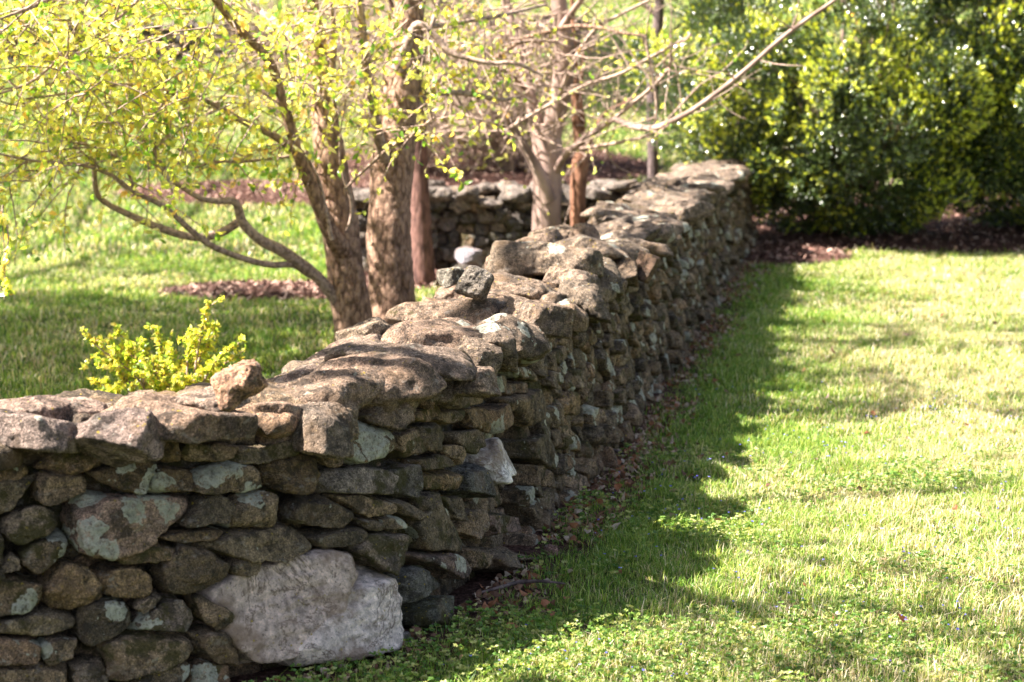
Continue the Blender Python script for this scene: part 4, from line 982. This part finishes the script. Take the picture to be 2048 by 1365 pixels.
# ---------------------------------------------------------------- grass
def wall_dist(x, y):
    Q = main.Q[::10]; N = main.N[::10]; d2 = (x[:, None]-Q[None, :, 0])**2+(y[:, None]-Q[None, :, 1])**2; i = d2.argmin(1)
    return (x-Q[i, 0])*N[i, 0]+(y-Q[i, 1])*N[i, 1]
BEDS = [(2.35, 17.9, .75, 1.0), (4.6, 20.1, 3.9, 2.3), (-1.75, 15.1, .95, .5), (-.75, 16.0, .75, .7), (-2.6, 22.3, 1.9, .9), (-.4, 24.2, 2.3, 2.0)]
def blades(name, n, xf, yr, hgt, wid, seed, right=True, dens_pow=1., straw=.25, litter=True):
    r = np.random.default_rng(seed); y = r.uniform(yr[0]**dens_pow, yr[1]**dens_pow, n)**(1/dens_pow); lo, hi = xf(y); x = lo+(hi-lo)*r.uniform(size=n)
    wd = wall_dist(x, y); k = (wd > .06) if right else (wd < -.62)
    if not right: k &= ~((y > 16.2) & (y < 17.4) & (x > -1.5) & (x < 2))
    k |= (y > 17.8)
    for bx, by, rx, ry in BEDS: k &= (((x-bx)/rx)**2+((y-by)/ry)**2) > .93+r.normal(size=n)*.07
    bare = n2(x, y, 1.7, 3.3, 3); k &= (bare > -.62) | (r.uniform(size=n) < .3)
    if right: k &= r.uniform(size=n) < np.clip((wd-.05)/.34, .08, 1)**1.2+.0*wd
    x, y, bare, wd = x[k], y[k], bare[k], wd[k]; n = len(x)
    cl = n2(x, y, 5.5, 8.1, 2); tall = np.clip(1+.65*cl+.35*n2(x, y, 1.1, 2.2, 2), .35, 2.2)
    h = hgt*tall*r.uniform(.5, 1.4, n)*np.where(r.uniform(size=n) < .03, 1.6, 1); wdt = wid*r.uniform(.6, 1.3, n)
    a = r.uniform(0, 2*pi, n); lean = r.uniform(.2, 1.7, n); b = a+r.normal(size=n)*.5
    base = np.stack([x, y, gz(x, y)-.004], 1); sx = np.stack([np.cos(a+pi/2), np.sin(a+pi/2), np.zeros(n)], 1)*wdt[:, None]/2
    d1 = np.stack([np.cos(b)*lean*.35, np.sin(b)*lean*.35, np.ones(n)], 1); d2 = np.stack([np.cos(b)*lean, np.sin(b)*lean, 1-.45*lean], 1)
    m = base+d1*h[:, None]*.5; t = m+d2*h[:, None]*.5
    V = np.stack([base-sx, base+sx, m+sx*.8, m-sx*.8, t], 1).reshape(-1, 3); i = np.arange(n)[:, None]*5
    F = np.concatenate([i+np.array([[0, 1, 2]]), i+np.array([[0, 2, 3]]), i+np.array([[3, 2, 4]])])
    u = r.uniform(size=n); st = np.clip(straw+.34*n2(x, y, 1.4, 6.6, 3)+(.42*np.clip(wd-.85, -1, .5) if right else 0), .02, .6)  # less straw near the wall: greener tone of its shadow put into tint
    g = np.array([(.12, .25, .03), (.23, .36, .055), (.38, .46, .11), (.07, .165, .025), (.52, .55, .20)])[r.choice(5, n, p=[.28, .3, .2, .12, .10])]
    s_ = np.array([(.66, .56, .38), (.46, .36, .24), (.78, .70, .54)])[r.integers(3, size=n)]
    c = np.where((u < st)[:, None], s_, g)*r.uniform(.65, 1.3, (n, 1))
    tag(mesh(name, V, F, GRASS, None, np.array([0, 8, 0.]), dict(tint=np.repeat(c, 5, 0)), False), kind='stuff')
R_ = lambda y: (np.interp(y, main.Q[:, 1], main.Q[:, 0])-.25*(y < 6.5), .275*y+.35)
blades('lawn_grass', 190000, lambda y: (np.where(y < 6.6, -1.6, np.interp(y, main.Q[:, 1], main.Q[:, 0])-.1), .275*y+.35), (4.9, 9.2), .040, .0028, 201, True, .8)
blades('lawn_grass', 120000, lambda y: (np.interp(y, main.Q[:, 1], main.Q[:, 0])-.1, .275*y+.5), (9.2, 13.2), .046, .0042, 202, True, .8)
blades('lawn_grass', 110000, lambda y: (np.interp(y, main.Q[:, 1], main.Q[:, 0])-.1, .275*y+.7), (13.2, 19.), .052, .0062, 203, True, .8)
blades('lawn_grass', 170000, lambda y: (-.29*y-.8, np.interp(y, main.Q[:, 1], main.Q[:, 0])-.4), (5.6, 17.6), .046, .0070, 204, False, 1.3, .22)
blades('lawn_grass', 170000, lambda y: (-.29*y-1, .20*y+3), (17.4, 34), .065, .013, 205, False, 1.6, .26)
blades('lawn_grass', 90000, lambda y: (-.28*y-1, .20*y+2), (34, 60), .08, .03, 206, False, 1.6, .16)

blades('lawn_grass', 90000, lambda y: (.275*y+.35, .5*y+2.5), (3.6, 19.), .048, .0075, 207, True, 1.2)
blades('lawn_grass', 60000, lambda y: (-.55*y-2, -.29*y-.8), (5.6, 24), .05, .012, 208, False, 1.4, .2)
blades('lawn_grass', 50000, lambda y: (.20*y+3, .5*y+4), (19, 40), .065, .016, 209, True, 1.5)

# low broad-leaved weeds, flowers and dead leaves
def scatter(n, xf, yr, r):
    y = r.uniform(*yr, n); lo, hi = xf(y); x = lo+(hi-lo)*r.uniform(size=n); return x, y
r = np.random.default_rng(301); acc = Acc()
x, y = scatter(30000, lambda y: (np.where(y < 6.6, -1.2, np.interp(y, main.Q[:, 1], main.Q[:, 0])), .275*y+.3), (5.0, 8.8), r)
wd = wall_dist(x, y); pr = np.clip(-.05+.9*n2(x, y, 1.3, 9.9, 3)+np.clip((6.5-y)*.6, 0, .55)+.30*(wd < .5), .0, .8)
k = (wd > .08) & (r.uniform(size=len(x)) < pr); x, y = x[k], y[k]; n = len(x); K = 5
hh = r.uniform(.012, .050, n); c0 = np.stack([x, y, gz(x, y)+hh], 1); az = r.uniform(0, 2*pi, n)[:, None]+np.arange(K)[None]*2*pi/K+r.normal(size=(n, K))*.25
dr = np.stack([np.cos(az), np.sin(az), r.uniform(-.1, .6, (n, K))], 2).reshape(-1, 3)
leaves(acc, np.repeat(c0, K, 0), dr, .0115, .0085, r, np.repeat(pal(r, n, [(.15, .26, .05), (.26, .34, .09), (.09, .18, .035), (.42, .44, .18)]), K, 0), .1)
tag(acc.build('ground_weeds', WEED, None, np.array([0, 7, 0.]), smooth=False), kind='stuff')
# speedwell flowers
r = np.random.default_rng(302); acc = Acc(); x, y = scatter(900, lambda y: (np.where(y < 6.6, -1.0, np.interp(y, main.Q[:, 1], main.Q[:, 0])), .275*y), (5.1, 10.5), r)
wd = wall_dist(x, y); k = (wd > .15) & (r.uniform(size=len(x)) < np.clip(.3+1.2*n2(x, y, .9, 5.1, 2), 0, 1)); x, y = x[k], y[k]; n = len(x); K = 4
c0 = np.stack([x, y, gz(x, y)+r.uniform(.035, .055, n)], 1); az = r.uniform(0, 2*pi, n)[:, None]+np.arange(K)[None]*2*pi/K
leaves(acc, np.repeat(c0, K, 0), np.stack([np.cos(az), np.sin(az), np.full((n, K), .25)], 2).reshape(-1, 3), .0055, .005, r, np.repeat(pal(r, n, [(.18, .16, .62), (.30, .28, .72)]), K, 0), 0)
tag(acc.build('speedwell_flowers', PETAL, None, np.array([0, 7, 0.]), smooth=False), kind='stuff')
# dead leaves drifted along the wall foot
r = np.random.default_rng(303); acc = Acc()
ss = r.uniform(4.0, main.L-.3, 3600); off = np.abs(r.normal(0, .13, len(ss)))+.07; pts = []
for s, o in zip(ss, off):
    q, t, n_ = main.at(s)
    if q[1] < 6.2 and r.uniform() < .5: continue
    if fbm(np.array([[s*1.3, 0, 5.]]), 2)[0] < -.25: continue
    pts.append(q+n_*o)
pts = np.array(pts); x2, y2 = scatter(90, lambda y: (np.interp(y, main.Q[:, 1], main.Q[:, 0])+.3, .275*y), (5.8, 15), r); pts = np.concatenate([pts, np.stack([x2, y2, 0*x2], 1)])
pts[:, 2] = gz(pts[:, 0], pts[:, 1])+r.uniform(.004, .03, len(pts)); pts[-90:, 2] += .012
n = len(pts); leaves(acc, pts, r.normal(size=(n, 3))*[1, 1, .35], .034, .022, r, pal(r, n, [(.26, .15, .10), (.15, .08, .055), (.40, .28, .21), (.30, .13, .07), (.46, .36, .29)]), .35)
tag(acc.build('leaf_litter', DRY, None, np.array([0, 8, 0.]), smooth=False), kind='stuff')
# bare soil strip under the litter
S = np.arange(3.8, main.L, .06); V = []; cols = 9
for x_ in S:
    q, t, n_ = main.at(x_)
    for c_ in range(cols):
        o = -.05+c_*.05+(.06*sin(x_*5)+.04*sin(x_*13.1))*(c_/8); p = q+n_*(o+.02); V.append([p[0], p[1], 0])
V = np.array(V); V[:, 2] = gz(V[:, 0], V[:, 1])+.012*np.cos(np.tile(np.arange(cols), len(S))/8*pi*.62)+.006*n2(V[:, 0], V[:, 1], 14, 2., 3); V[cols-1::cols, 2] -= .012
m = len(S); i = (np.arange(m-1)[:, None]*cols+np.arange(cols-1)[None, :]).ravel()
tag(mesh('soil_strip', V, np.stack([i, i+1, i+cols+1, i+cols], 1), MULCH), kind='structure')

def stick(label, pts, rad):
    a = Acc(); q, rr = tube(a, [PZ(x, y, z) for x, y, z in pts], rad, 8, .1, 3, 6); tag(a.build('fallen_twig', BARK_GREY, None), label, 'twig')
stick('dark crooked twig lying on bare soil at the wall foot', [(945, 1190, .02), (1000, 1175, .035), (1040, 1165, .03), (1085, 1163, .04), (1130, 1168, .03)], [.004, .006, .007, .005, .003])
stick('dark stick leaning out from the wall foot farther along', [(1165, 868, .10), (1195, 885, .07), (1225, 900, .04), (1248, 908, .03)], [.008, .009, .008, .004])
stick('thin grey twig curving beside the mossy bottom stone', [(862, 1262, .03), (868, 1240, .05), (885, 1218, .06), (905, 1205, .05)], [.002, .0025, .002, .0015])
